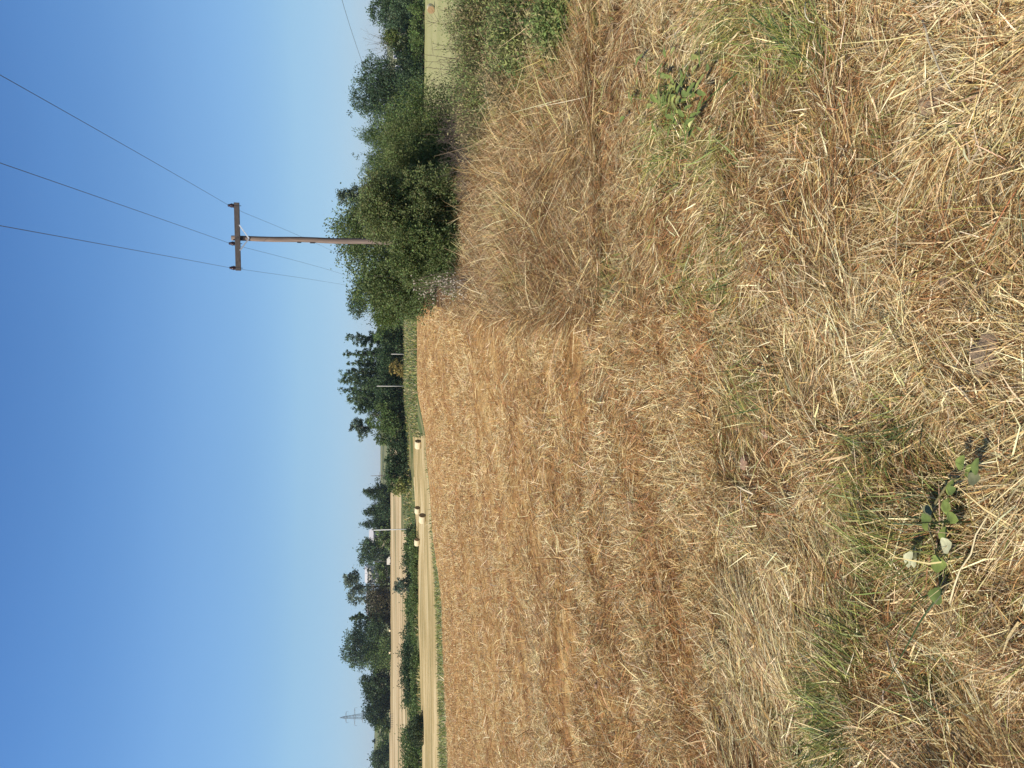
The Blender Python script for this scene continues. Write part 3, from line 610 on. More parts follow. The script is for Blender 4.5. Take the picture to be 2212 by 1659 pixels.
T("olive_bush", "lower olive green bush joined to the large one beside the dark twigs", "bush", 'dome', 345, 180, 830, 20.5, (.14, .17, .06), stem=0, lobes=30, K=8, leaf=.06, asp=.38, trunk=False, max_n=90000, hue=.1, tight=.055, base=-.6)

# ------------------------------------------------------------------ weeds on the right
def weed_mass(name, label, X, wpx, Xtop, Yd, base, n, cols, seed, cat="weeds", hk=1.0, dry=.4):
    r_ = np.random.default_rng(seed); u = 1659 - X; x0 = P(u, 1000, Yd)[0]; zt = P(u, Xtop, Yd)[2]; z0 = float(gz(x0, Yd)) - .03
    h = (zt - z0); w = wpx / F * Yd
    root = empty(name, (x0, Yd, z0), label, cat, "weedy plants growing on the right bank")
    k = int(n / 40); m = MB(); pp = []; dd = []; cc = []
    for i in range(k):
        bx, by = r_.normal(0, .27) * w, r_.normal(0, .3) * w * .9; hh = h * r_.uniform(.35, 1.0) * max(.25, 1 - .7 * abs(bx / w) - .35 * abs(by / w))
        tip = Vector((bx + r_.normal(0, .25) * hh, by + r_.normal(0, .25) * hh, hh)); b = Vector((bx, by, 0)); md = b.lerp(tip, .5) + Vector((0, 0, .08 * hh))
        m.tube([b, md, tip], [.005, .004, .0015], 3, False)
        s = r_.uniform(.15, 1, 40)[:, None]; base_ = np.array(b) * (1 - s) + np.array(tip) * s
        pp.append(base_ + r_.normal(0, .035, (40, 3))); dd.append(r_.normal(0, 1, (40, 3)) + np.array([0, 0, .5]))
        wp = float(noise(x0 + bx, Yd + by * 2, .35, 95)); ck = np.array(cols[int(wp * 37) % len(cols)]) * (.6 + .8 * wp) if wp > dry * .8 + .1 else np.array((.33, .25, .13)); cc.append(ck[None] * r_.normal(1, .2, (40, 1)))
    p = np.concatenate(pp); d = np.concatenate(dd); c = np.clip(np.concatenate(cc), .01, 1); p[:, 2] = np.abs(p[:, 2])
    leaves_mesh("foliage", p, d, r_.normal(size=p.shape) + np.array([0, 0, .6]), r_.uniform(.025, .06, len(p)), r_.uniform(.008, .022, len(p)), c, M_LEAF, root)
    m.build("stem", M_BARK, root, (.14, .12, .07))
    return root
WG = [(.17, .23, .07), (.12, .17, .055), (.28, .30, .10), (.30, .26, .12), (.23, .23, .09)]
for i, (X, w_, xt, Yd, n_, lab, dr) in enumerate([
        (20, 150, 930, 10.5, 26000, "tall green weeds at the very corner below the pasture bale", .25), (110, 150, 938, 11, 26000, "green weeds under the bare dark twigs on the bank", .3),
        (200, 120, 945, 12, 20000, "mixed green and dry weeds in front of the pale pasture strip", .45), (60, 160, 1030, 8.2, 26000, "dense dark green weeds lower on the bank", .3),
        (160, 110, 1030, 9.0, 14000, "half dry weeds between the dark twigs and dead grass", .6), (30, 120, 1130, 6.8, 16000, "green and brown weeds at the top edge above the fresh grass", .4),
        (265, 90, 965, 13.5, 16000, "yellowish weeds at the foot of the lower olive bush", .5)]):
    weed_mass("bank_weeds", lab, X, w_, xt, Yd, 0, n_, WG, 300 + i, dry=dr)
# bare dark twiggy shrubs
def twig_shrub(label, X, Xbase, Xtop, wpx, Yd, n, seed, col=(.10, .07, .055), nm="bare_twig_shrub"):
    r_ = np.random.default_rng(seed); u = 1659 - X; x0 = P(u, Xbase, Yd)[0]; zb = float(gz(x0, Yd)); zt = P(u, Xtop, Yd)[2]; h = zt - zb; w = wpx / F * Yd
    root = empty(nm, (x0, Yd, zb), label, "shrub", "bare twiggy shrubs"); m = MB()
    for i in range(n):
        b = Vector((r_.normal(0, .22) * w, r_.normal(0, .1) * w, 0)); t_ = Vector((b.x + r_.normal(0, .3) * w, r_.normal(0, .2) * w, h * r_.uniform(.6, 1)))
        md = b.lerp(t_, .55) + Vector((r_.normal(0, .05) * w, 0, 0)); m.tube([b, md, t_], [.006, .0045, .002], 4)
        for k in range(9):
            s = r_.uniform(.3, 1); q = b.lerp(t_, s); e = q + Vector((r_.normal(0, .08), r_.normal(0, .08), r_.uniform(.0, .13))); m.tube([q, e], [.003, .0012], 3, False)
    m.build("branch", M_BARK, root, col); return root
twig_shrub("dark bare twigs sticking up in front of the pasture strip near the olive bush", 235, 1080, 905, 90, 12.5, 14, 401)
twig_shrub("dark bare twigs sticking up in front of the pasture strip by the corner", 110, 1090, 905, 130, 11.2, 16, 402)
twig_shrub("dark leafless brush under the lower olive bush", 300, 1060, 945, 110, 15, 60, 403, (.11, .085, .07))
twig_shrub("dark leafless brush at the foot of the large olive bush", 400, 1070, 985, 120, 15.5, 50, 404, (.12, .09, .07))
# dead thistles at the field corner
r_ = np.random.default_rng(77)
bx, by, bz = P(1659 - 590, 1020, 15.); bz = float(gz(bx, by))
root = empty("dead_thistle", (bx, by, bz), "dead leaning thistle stalks with pale seed heads at the field corner", "dead plant")
m = MB(); hp = []
for i in range(30):
    tp = Vector(P(1659 - r_.uniform(600, 650), r_.uniform(885, 990), 15 + r_.normal(0, .4))) - Vector((bx, by, bz)); b = Vector((r_.normal(-.15, .15), r_.normal(0, .2), 0))
    m.tube([b, b.lerp(tp, .5) + Vector((.05, 0, .04)), tp], [.009 if i < 2 else .005, .005, .002], 4)
    for k in range(6):
        q = b.lerp(tp, r_.uniform(.35, 1)); e = q + Vector((r_.normal(-.03, .07), r_.normal(0, .07), r_.uniform(0, .09))); m.tube([q, e], [.003, .0015], 3, False); hp.append(e)
m.build("stem", M_BARK, root, (.20, .15, .11))
m = MB()
for e in hp: m.tube([e - Vector((0, 0, .012)), e, e + Vector((0, 0, .018))], [.005, .013, .004], 5)
m.build("seed_head", M_BARK, root, (.48, .42, .32))["kind"] = "stuff"

# ------------------------------------------------------------------ the wooden power pole and its wires
M_WOOD = mat_flat("weathered_pole_wood", (.19, .14, .11), .85, 0, .45, 3., (9, 9, .5), .5)
M_WOOD2 = mat_flat("grey_crossarm_wood", (.075, .062, .056), .85, 0, .4, 4., (1, 9, 9), .4)
M_GALV = mat_flat("galvanised_steel", (.55, .56, .56), .4, .6, .1)
M_PORC = mat_flat("brown_porcelain", (.035, .014, .016), .15, 0, .2)
M_WIRE = mat_flat("wire", (.08, .09, .10), .5, .5, .1)
M_IRON = mat_flat("dark_iron", (.05, .05, .055), .6, .6, .2)
YP = 33.0
pb = P(1137.0, 843, YP); pt = P(1143.0, 500, YP)
zb = float(gz(pb[0], YP)) - .1
root = empty("power_pole", (pb[0], YP, zb), "tall weathered wooden power pole with a crossarm rising from the olive bush", "utility pole")
hp_ = pt[2] - zb; lean = pt[0] - pb[0]
m = MB(); nz = 16
m.tube([(lean * (k / nz) * .6 + .012 * math.sin(k * 1.3), .01 * math.sin(k * .9), hp_ * k / nz) for k in range(nz + 1)], [.136 - .034 * k / nz for k in range(nz + 1)], 20)
m.build("pole_shaft", M_WOOD, root, smooth=True)
ax = Vector((1, -.14, 0)).normalized(); ay = Vector((-ax.y, ax.x, 0)); tx = lean * .6
ca = Vector((tx, 0, hp_ - .27)) - ay * .17
Rm = Matrix(((ax.x, ay.x, 0), (ax.y, ay.y, 0), (0, 0, 1)))
xr = P(1659 - 440, 511, YP)[0] - pb[0]; xl = P(1659 - 584, 514, YP)[0] - pb[0]
cl = (xr + xl) / 2; ln = (xr - xl)
cpos = ca + ax * (cl - tx)
MB().box(cpos, (ln, .11, .20), Rm).build("crossarm", M_WOOD2, root)
for e in (-1, 1):
    MB().box(cpos + ax * e * (ln / 2 - .13), (.03, .115, .185), Rm).build("end_strap", M_IRON, root)
for X in (487, 541):
    q = cpos.copy(); xx = P(1659 - X, 516, YP)[0] - pb[0]; q = ca + ax * (xx - tx) + Vector((0, 0, -.09)) - ay * .058
    foot = Vector((tx, 0, P(1143, 539, YP)[2] - zb)) - ay * .13
    d = (foot - q); L_ = d.length; mid = (q + foot) / 2; qt = d.to_track_quat('X', 'Y').to_matrix()
    MB().box(mid, (L_, .05, .014), qt).build("brace", M_GALV, root)
m = MB().box(Vector((tx, 0, hp_ - .42)) - ay * .12, (.16, .02, .10), Rm); m.tube([Vector((tx, 0, hp_ - .3)) - ay * .26, Vector((tx, 0, hp_ - .3)) + ay * .14], .012, 6); m.build("bracket", M_IRON, root)
m = MB().box(Vector((tx * .8 - .115, -.03, hp_ * .70)), (.03, .06, .16)); m.build("conduit_clip", M_IRON, root); MB().box(Vector((tx * .75 - .12, -.03, hp_ * .64)), (.03, .05, .2)).build("conduit_clip", M_IRON, root)
ins = []
prof = [(0, .022), (.03, .022), (.035, .055), (.06, .065), (.075, .045), (.09, .06), (.115, .07), (.13, .045), (.145, .05), (.175, .055), (.195, .04), (.21, .032), (.24, .042), (.26, .03), (.265, .0)]
for X in (446, 526, 578):
    xx = P(1659 - X, 497, YP)[0] - pb[0]; b = ca + ax * (xx - tx) + Vector((0, 0, .085))
    m = MB(); m.tube([b + Vector((0, 0, h_)) for h_, _ in prof], [max(r__ * 1.4, .001) for _, r__ in prof], 14, False)
    it = m.build("insulator", M_PORC, root, smooth=True)
    MB().tube([b + Vector((0, 0, -.26)), b + Vector((0, 0, .03))], .013, 6).build("insulator_pin", M_IRON, it)
    ins.append(b + Vector((0, 0, .215)) + Vector((pb[0], YP, zb)))
ld = Vector((.125, 1, 0))
WN = ["overhead wire on the insulator nearest the photo's top edge", "overhead wire on the middle insulator beside the pole top", "overhead wire on the insulator at the crossarm's far end from the corner trees"]
ends = [((1659 - 170, 0), (1659 - 570, 768)), ((1659 - 357, 0), (1659 - 603, 770)), ((1659 - 490, 0), (1659 - 618, 757))]
for k, a in enumerate(ins):
    # backwards: fit the sideways direction seen in the photo
    (u0, v0), (u1, v1) = ends[k]
    r0x, r0y, r0z = ray(u0, v0); s0 = (a.z - .12 - CAMH) / r0z; pa = Vector((r0x * s0, r0y * s0, a.z - .12))
    dirb = (pa - a); pbk = a + dirb / abs(dirb.y) * 62; 
    m = MB(); pts = []
    for i in range(41):
        s = i / 40; q = a.lerp(Vector((pbk.x, pbk.y, a.z)), s); q.z -= .55 * 4 * s * (1 - s) * .5; pts.append(q)
    pts = pts[::-1]
    r1x, r1y, r1z = ray(u1, v1); sY = 72.; pf = Vector((r1x / r1y * sY, sY, CAMH + r1z / r1y * sY))
    drop = a.z - pf.z; s_ = (sY - YP) / 75.; dxf = (pf.x - a.x) / (sY - YP) * 75
    for i in range(1, 41):
        s = i / 40; q = Vector((a.x + dxf * s, YP + 75 * s, a.z))
        # parabola passing through pf
        c_ = drop / (s_ * (1 - s_ * .62)); q.z = a.z - c_ * s * (1 - s * .62); pts.append(q)
    m.tube(pts, .0062, 5)
    tag(m.build("overhead_wire", M_WIRE), WN[k], "wire", "three wires carried by the wooden power pole")
pts = []
for i in range(41):
    s = i / 40; X = 737 + (792 - 737) * s + 6 * math.sin(math.pi * s) * -1; Yp = -60 + 230 * s; pts.append(P(1659 - Yp, 722 + (795 - 722) * s - 3 * math.sin(math.pi * s), 60 + 40 * s))
tag(MB().tube(pts, .02, 4).build("telephone_wire", M_WIRE), "single sagging cable running down to the big round tree", "wire")

# ------------------------------------------------------------------ posts far off
M_CONC = mat_flat("concrete", (.50, .46, .40), .8, 0, .12); M_DARKP = mat_flat("dark_post", (.14, .12, .10), .8)
def post(label, X, Xt, Xb, Yd, r, mat, name="utility_post", arm=None):
    xb = P(1659 - X, Xb, Yd); z0 = float(gz(xb[0], Yd)) - .2; z1 = P(1659 - X, Xt, Yd)[2]
    root = empty(name, (xb[0], Yd, z0), label, "post", "poles and posts in the distance")
    MB().tube([(0, 0, 0), (0, 0, (z1 - z0) * .5), (0, 0, z1 - z0)], [r, r * .85, r * .65], 8).build("shaft", mat, root, smooth=True)
    if arm:
        MB().box((0, 0, z1 - z0 - arm[0]), (arm[1], .12, .12)).box((0, 0, z1 - z0 - arm[0] - .7), (.5, .5, .8)).build("crossarm", M_DARKP, root)
    MB().tube([(0, -.02, z1 - z0), (0, -.02, z1 - z0 + .3)], [.06, .04], 6).build("cap", M_IRON, root)
    return root
post("short concrete post beside the lone ragged poplar", 765, 845, 878, 214, .14, M_CONC)
post("tall concrete post in front of the tallest poplars", 834, 814, 878, 214, .15, M_CONC)
p3 = post("thin dark utility pole with small crossarm beside the conifer and dark hedge", 1027, 802, 848, 300, .14, M_DARKP, arm=(3.2, 3.0))
post("tall pale post standing in front of the far field and conifers", 1143, 807, 876, 205, .16, mat_flat("pale_concrete", (.68, .66, .60), .7, 0, .08))
post("slender dark post against the round tree on the far field edge", 1212, 806, 836, 440, .16, M_DARKP)
for k, (dy, zc) in enumerate(((-1.3, 820), (0, 822), (1.3, 824))):
    a = Vector(P(1659 - 1027, zc + 4, 300)) + Vector((dy, 0, 0)); b = Vector(P(1659 - 900, zc - 1, 380)) + Vector((dy, 0, 0)); pts = []
    for i in range(21):
        s = i / 20; q = a.lerp(b, s); q.z -= 3.0 * s * (1 - s); pts.append(q)
    tag(MB().tube(pts, .045, 4).build("distant_wire", M_WIRE), ["lower of the thin distant wires running from the dark utility pole to the trees", "middle thin distant wire running from the dark utility pole to the trees", "upper of the thin distant wires running from the dark utility pole to the trees"][2 - k], "wire", "distant wires")
# pylon
M_PYL = mat_flat("pylon_steel", (.28, .30, .33), .6, .4, .1)
Yd = 1150.; X = 1546; xb = P(1659 - X, 800, Yd); z1 = P(1659 - X, 734, Yd)[2]; z0 = float(gz(xb[0], Yd)) - 4
root = empty("lattice_pylon", (xb[0], Yd, z0), "lattice electricity pylon rising hazy blue behind the dense grove", "pylon"); H = z1 - z0
m = MB(); wd = lambda s: 5.0 * (1 - s) ** 1.0 * .9 + .55 * (s < .98)
lv = np.linspace(0, 1, 15); pr = []
for s in lv: pr.append([Vector((sx * wd(s), sy * wd(s), s * H)) for sx, sy in ((-1, -1), (1, -1), (1, 1), (-1, 1))])
for i in range(14):
    for k in range(4):
        m.tube([pr[i][k], pr[i + 1][k]], .24, 4, False); m.tube([pr[i][k], pr[i + 1][(k + 1) % 4]], .13, 3, False); m.tube([pr[i + 1][k], pr[i][(k + 1) % 4]], .13, 3, False)
m.build("tower", M_PYL, root)
for hh, hw in ((751, 8.), (770, 13.), (787, 9.5)):
    z = P(1659 - X, hh * .985 + 8, Yd)[2] - z0; m = MB()
    for sy in (-1, 1): m.tube([(-hw, 0, z), (0, sy * 1.2, z + 1.6), (hw, 0, z)], .22, 4, False); m.tube([(-hw, 0, z), (0, sy * 1.2, z - .4), (hw, 0, z)], .22, 4, False)
    for sx in (-1, 1): m.tube([(sx * hw, 0, z), (sx * hw, 0, z - 3.2)], .2, 4)
    m.build("crossarm", M_PYL, root)

# ------------------------------------------------------------------ bales
def mat_bale(name, side=True):
    m, n, b = new_mat(name); tc = n.nodes.new("ShaderNodeTexCoord"); L = n.links.new
    mp = n.nodes.new("ShaderNodeMapping"); mp.inputs["Scale"].default_value = (9, 2, 2) if side else (5, 5, 5)
    tx = n.nodes.new("ShaderNodeTexNoise"); tx.inputs["Scale"].default_value = 2.2; tx.inputs["Detail"].default_value = 8
    L(tc.outputs["Object"], mp.inputs[0]); L(mp.outputs[0], tx.inputs[0])
    cr = n.nodes.new("ShaderNodeValToRGB"); e = cr.color_ramp.elements
    e[0].position = .3; e[1].position = .7
    e[0].color = (.50, .40, .22, 1) if side else (.20, .12, .055, 1); e[1].color = (.74, .64, .44, 1) if side else (.36, .24, .12, 1)
    L(tx.outputs[0], cr.inputs[0]); L(cr.outputs[0], b.inputs[0]); b.inputs["Roughness"].default_value = .95
    return m
M_BS, M_BE = mat_bale("bale_side"), mat_bale("bale_end", False)
def bale_mesh():
    R, Lh, n, k = .64, .75, 40, 8; V = []; Fc = []
    r_ = np.random.default_rng(3); jig = r_.normal(0, .008, (k + 1, n))
    for i in range(k + 1):
        x = -Lh + 2 * Lh * i / k; rr = R * (1 - (.05 if i in (0, k) else 0) + .012 * math.sin(i * 2.1))
        for j in range(n):
            a = 2 * math.pi * j / n; z = math.sin(a) * (rr + jig[i, j]); V.append((x, math.cos(a) * (rr + jig[i, j]), max(z, -R * .96)))
    for i in range(k):
        for j in range(n): Fc.append([i * n + j, i * n + (j + 1) % n, (i + 1) * n + (j + 1) % n, (i + 1) * n + j])
    return V, Fc
def end_mesh(sgn):
    V = []; Fc = []; n = 40; rings = 9; x = sgn * .75
    for i in range(rings):
        rr = .64 * .95 * (1 - i / (rings - 1) * .97)
        for j in range(n):
            a = 2 * math.pi * j / n; V.append((x + sgn * (.012 * (i % 2) + .02 * i / rings + .002), math.cos(a) * rr, max(math.sin(a) * rr, -.6)))
    for i in range(rings - 1):
        for j in range(n):
            q = [i * n + j, i * n + (j + 1) % n, (i + 1) * n + (j + 1) % n, (i + 1) * n + j]; Fc.append(q if sgn > 0 else q[::-1])
    return V, Fc
bV, bF = bale_mesh(); proto = None
def bale(label, X, Xbase, Yd, rz, group="round hay bales"):
    global proto
    x, y, _ = P(1659 - X, Xbase, Yd); z = float(gz(x, y)) + .62
    if proto is None:
        root = empty("hay_bale", (x, y, z), label, "hay bale", group)
        mk("straw_roll", bV, bF, M_BS, parent=root, smooth=True)
        for s in (1, -1):
            v_, f_ = end_mesh(s); mk("end_face", v_, f_, M_BE, parent=root, smooth=True)
        proto = root
    else:
        root = proto.copy(); COL.objects.link(root)
        for ch in list(proto.children):
            c = ch.copy(); COL.objects.link(c); c.parent = root
        root["label"] = label; root["group"] = group; root.location = (x, y, z)
    root.rotation_euler = (0, 0, math.radians(rz)); return root
bale("round hay bale alone on the narrow pale field tip nearest the poplars", 960, 910, 150, -28)
bale("largest round hay bale, in front of another bale near the tall pale post", 1120, 917, 140, -30)
bale("round hay bale just behind the largest one and nearer the poplars", 1102, 905, 178, -32)
bale("round hay bale standing alone in front of the valley hedge", 1171, 905, 180, -25)
bale("round hay bale with its brown end facing us on the pasture strip behind the weeds", 19, 937, 130, 48)
bale("tiny pale bale far off under the two tuft tree", 1361, 841, 430, -30)
bale("tiny pale bale far off below the large pale trunked tree", 1409, 840, 430, -30)

# ------------------------------------------------------------------ buildings
M_WALLW = mat_flat("white_render", (.72, .68, .58), .8, 0, .06); M_WALLC = mat_flat("cream_render", (.66, .58, .42), .8, 0, .08)
M_ROOFG = mat_flat("grey_roof", (.22, .20, .20), .7, 0, .15); M_ROOFW = mat_flat("pale_roof", (.62, .60, .60), .6, 0, .08); M_PANE = mat_flat("dark_window", (.03, .04, .05), .2, 0, .1)
def house(name, label, X, wpx, Xtop, Xeave, Yd, wall, roof, depth=7., windows=3, cat="house", rz=0.):
    x, _, _ = P(1659 - X, 830, Yd); z0 = float(gz(x, Yd)) - .5; ze = P(1659 - X, Xeave, Yd)[2] - z0; zt = P(1659 - X, Xtop, Yd)[2] - z0; w = wpx / F * Yd
    root = empty(name, (x, Yd, z0), label, cat, None, rz)
    MB().box((0, 0, ze / 2), (w, depth, ze)).build("wall", wall, root)
    o_ = .35; v = [(-w / 2 - o_, -depth / 2 - o_, ze + .01), (w / 2 + o_, -depth / 2 - o_, ze + .01), (w / 2 + o_, depth / 2 + o_, ze + .01), (-w / 2 - o_, depth / 2 + o_, ze + .01), (-w / 2 - o_, 0, zt), (w / 2 + o_, 0, zt)]
    v += [(a, b, c + .25) for a, b, c in v[:4]]
    MB().poly(v, [(0, 3, 2, 1), (0, 1, 7, 6), (3, 9, 8, 2), (6, 7, 5, 4), (8, 9, 4, 5), (0, 6, 4, 9, 3), (1, 2, 8, 5, 7)]).build("roof", roof, root)
    for i in range(windows):
        wx = -w / 2 + w * (i + .5) / windows; f_ = MB().box((wx, -depth / 2 - .03, ze - 1.5), (1.2, .08, 1.3)).build("window", M_WALLW, root)
        MB().box((wx, -depth / 2 - .09, ze - 1.5), (1.0, .04, 1.1)).build("pane", M_PANE, f_)
    return root
house("cream_house", "small cream walled house with flat dark roof edge between thicket and lone poplar", 699, 21, 829, 833, 330, M_WALLC, M_ROOFG, 8, 1)
house("farm_shed", "pale gable roofed shed half hidden by the conifers", 1157, 22, 797, 808, 475, M_WALLW, M_ROOFW, 10, 2, "shed", .5)
house("farm_shed", "lower pinkish roofed shed beside the round dark tree", 1174, 20, 803, 810, 478, M_WALLC, M_ROOFW, 10, 1, "shed", .3)
house("white_house", "two storey white house between the round tree and the airy tree", 1238, 32, 788, 795, 475, M_WALLW, M_ROOFW, 11, 3)
house("white_house", "strip of pale house roof behind the brown bushy trees", 1300, 40, 791, 796, 480, M_WALLW, M_ROOFG, 11, 3)
x, y, _ = P(1659 - 1213, 836, 435); z = float(gz(x, y)); root = empty("white_van", (x, y, z), "tiny white van parked at the far field edge under the round tree", "van")
MB().box((0, 0, 1.25), (3.2, 1.9, 1.9)).poly([(1.6, -.95, .3), (1.6, .95, .3), (2.7, .95, .3), (2.7, -.95, .3), (1.6, -.95, 2.1), (1.6, .95, 2.1), (2.3, -.95, 1.3), (2.3, .95, 1.3), (2.7, -.95, 1.2), (2.7, .95, 1.2)], [(0, 1, 2, 3), (4, 6, 7, 5), (6, 8, 9, 7), (8, 3, 2, 9), (0, 3, 8, 6, 4), (1, 5, 7, 9, 2)]).build("body", M_WALLW, root)
for sx in (-1, 1.9):
    for sy in (-1, 1): MB().tube([(sx, sy * .8, .35), (sx, sy * .97, .35)], .35, 12).build("wheel", M_IRON, root)
# solar panels
M_PV = mat_flat("solar_cell_blue", (.05, .07, .11), .25, .2, .1); M_ALU = mat_flat("white_frame", (.75, .76, .78), .4, 0, .05)
def panel(label, X, wpx, Xt, Xb, Yd, nc, nr_):
    x, _, zt = P(1659 - X, Xt, Yd); zb_ = P(1659 - X, Xb, Yd)[2]; w = wpx / F * Yd; h = zt - zb_; z0 = float(gz(x, Yd))
    root = empty("solar_panel", (x, Yd, z0), label, "solar panel", "solar panels"); zc = (zt + zb_) / 2 - z0; Rx = Matrix.Rotation(math.radians(-22), 3, 'X')
    MB().box((0, 0, zc), (w, .06, h), Rx).build("cell_sheet", M_PV, root); m = MB(); c = Vector((0, 0, zc))
    for i in range(nc + 1): m.box(c + Rx @ Vector((-w / 2 + w * i / nc, -.05, 0)), (.16, .06, h), Rx)
    for j in range(nr_ + 1): m.box(c + Rx @ Vector((0, -.052, -h / 2 + h * j / nr_)), (w, .062, .16), Rx)
    m.build("frame", M_ALU, root); m = MB()
    for sx in (-.35, .35): m.tube([(sx * w, .2, -.1), (sx * w, .1, zc)], .07, 6)
    m.build("post", M_GALV, root)
panel("dark blue panel with white grid frames behind the bushes and saplings", 114, 22, 850, 868, 205, 3, 2)
panel("blue grey panel half hidden behind the big round tree", 152, 22, 854, 869, 207, 3, 2)
# rail fence
x, y, _ = P(1659 - 1556, 850, 395); z = float(gz(x, y)); root = empty("rail_fence", (x, y, z), "little pinkish post and rail fence behind the valley hedge", "fence", rz=.0)
hf = 1.5; m = MB()
for i in range(7): MB().tube([(-3.3 + i * 1.1, 0, -.3), (-3.3 + i * 1.1, 0, hf)], .08, 6).build("post", M_DARKP, root)
m.tube([(-3.3, -.1, hf - .15), (3.3, -.1, hf - .15)], .07, 6).build("rail", M_DARKP, root)

# ------------------------------------------------------------------ clods and stones on the near ground
M_CLOD = mat_flat("red_clod_earth", (.34, .21, .135), .95, 0, .25, 30, bump=.8); M_CLOD2 = mat_flat("brown_clod_earth", (.30, .21, .13), .95, 0, .3, 25, bump=1.)
def clod(label, X, Yp, spx, flat=.5, mat=None, name="clod", seed=0, cat="clod of earth"):
    x, y = gpt(1659. - Yp, float(X)); x = float(x); y = float(y); s = spx / F * math.hypot(y, CAMH) * .5
    r_ = np.random.default_rng(seed); V = []; Fc = []; n, k = 18, 11
    ph = r_.uniform(0, 6.28, 6)
    for i in range(k + 1):
        th = math.pi * i / k
        for j in range(n):
            a = 2 * math.pi * j / n; rr = 1 + .14 * math.sin(2 * a + ph[0]) + .1 * math.sin(3 * a + ph[1] + th * 2) + .08 * math.sin(5 * th + 4 * a + ph[2]) + r_.normal(0, .025)
            p = Vector((math.sin(th) * math.cos(a), math.sin(th) * math.sin(a), math.cos(th))) * rr
            V.append((p.x * s * 1.15, p.y * s, max(-.2, min(.75, p.z)) * s * flat * 1.4))
    for i in range(k):
        for j in range(n): Fc.append([i * n + j, (i + 1) * n + j, (i + 1) * n + (j + 1) % n, i * n + (j + 1) % n])
    o = mk(name, V, Fc, mat or M_CLOD); o.location = (x, y, float(gnz(x, y)) + .02 + s * flat * .3); o.rotation_euler = (r_.normal(0, .15), r_.normal(0, .15), r_.uniform(0, 6))
    return tag(o, label, cat, "clods and stones among the straw")
clod("reddish pitted stone at the border of field and matted grass", 1609, 1000, 26, .6, seed=1, name="stone", cat="stone")
clod("small reddish clod in the stubble above the pitted stone", 1370, 1090, 16, .6, seed=2)
clod("smallest reddish clod far up in the golden stubble", 1332, 1041, 12, .7, seed=3)
clod("orange clod on the matted grass between pitted stone and combed grass", 1669, 937, 18, .5, seed=4)
clod("cracked flat brown clod in the bare patch near the long bleached stem", 2062, 180, 44, .35, M_CLOD2, seed=5)
clod("flat pale brown clod just below the cracked one", 2036, 226, 50, .3, M_CLOD2, seed=6)
clod("large brown lump of earth at the bottom edge of the straw", 2152, 758, 62, .5, M_CLOD2, seed=7)
clod("small brown lump beside the large lump of earth", 2130, 800, 30, .5, M_CLOD2, seed=8)
clod("brown clod lying left of the pale forked straws", 2045, 600, 28, .4, M_CLOD2, seed=9)
clod("half buried clod at the corner of the matted grass", 2034, 352, 26, .4, M_CLOD2, seed=10)
clod("pinkish clod in the stubble near the bare red soil", 1300, 1480, 14, .6, seed=11)
clod("pinkish clod in the stubble at the photo's lower part", 1385, 1590, 16, .6, seed=12)

# ------------------------------------------------------------------ plants near the camera
M_BLEAF = mat_attr("broad_leaf", .6, .2, .15, .12, 60)
def leaf_obj(parent, x, y, z, L, Wd, ang, col, pitch=.15, curl=.25, r_=None):
    V = []; Fc = []; nu, nv = 7, 5
    for i in range(nu + 1):
        s = i / nu; hw = Wd / 2 * (max(math.sin(math.pi * min(s ** .85, 1)), 0) ** .65 * .95 + .05 * (1 - s)) + .0008
        for j in range(nv):
            q = (j / (nv - 1)) * 2 - 1; rip = .06 * L * math.sin(s * 9 + q * 2) * abs(q)
            V.append((q * hw * (1 + .06 * math.sin(i * 2.3)), s * L, abs(q) * hw * .2 - curl * L * s * s + rip * .3 + math.sin(pitch) * s * L))
    for i in range(nu):
        for j in range(nv - 1): a = i * nv + j; Fc.append([a, a + 1, a + nv + 1, a + nv])
    o = mk("leaf", V, Fc, M_BLEAF, np.clip(np.array(col) * r_.normal(1, .08, (len(V), 1)), 0, 1), parent, True)
    o.location = (x, y, z); o.rotation_euler = (0, 0, ang); return o
def broad_plant(label, leaves, stem, sc=1.1, X0=3100, Y0=1700, k=.4219, name="broadleaf_weed", hz=.09):
    r_ = np.random.default_rng(len(leaves)); dsp = lambda c: (1659. - (Y0 + c[1] * k) / 1.823, (X0 + c[0] * k) / 1.823)
    def w(c, z=.0):
        u, v = dsp(c); rx, ry, rz_ = ray(u, v); kk = (CAMH - z) / -rz_; return rx * kk, ry * kk
    sx, sy = w(stem[0]); root = empty(name, (sx, sy, 0), label, "plant"); root.location = (sx, sy, 0.)
    sp = []
    for i, c in enumerate(stem):
        a, b = w(c, hz * .6); sp.append((a - sx, b - sy, .02 + hz * .6 * math.sin(math.pi * i / (len(stem) - 1))))
    MB().tube(sp, [.0035] * len(sp), 6).build("stem", M_BARK, root, (.20, .17, .08), True)
    for (cx_, cy_, L, W_, an, col) in leaves:
        a, b = w((cx_, cy_), hz); q = 2.35 / F * k / 1.823 * sc
        th = math.radians(an)          # angle in the photo: 0 = towards photo top (world right)
        dirx, diry = math.cos(th), -math.sin(th)  # world x from photo up, world y (away) from photo left
        ang = math.atan2(-dirx, diry); LL = L * q * 1.15; WW = W_ * q * 1.15
        leaf_obj(root, a - sx - dirx * LL / 2, b - sy - diry * LL / 2, hz * r_.uniform(.7, 1.15), LL, WW, ang, col, r_.uniform(.0, .3), r_.uniform(.05, .35), r_)
    return root
GL = (.22, .27, .07); GD = (.16, .21, .06); PW = (.62, .60, .36); GG = (.19, .19, .10)
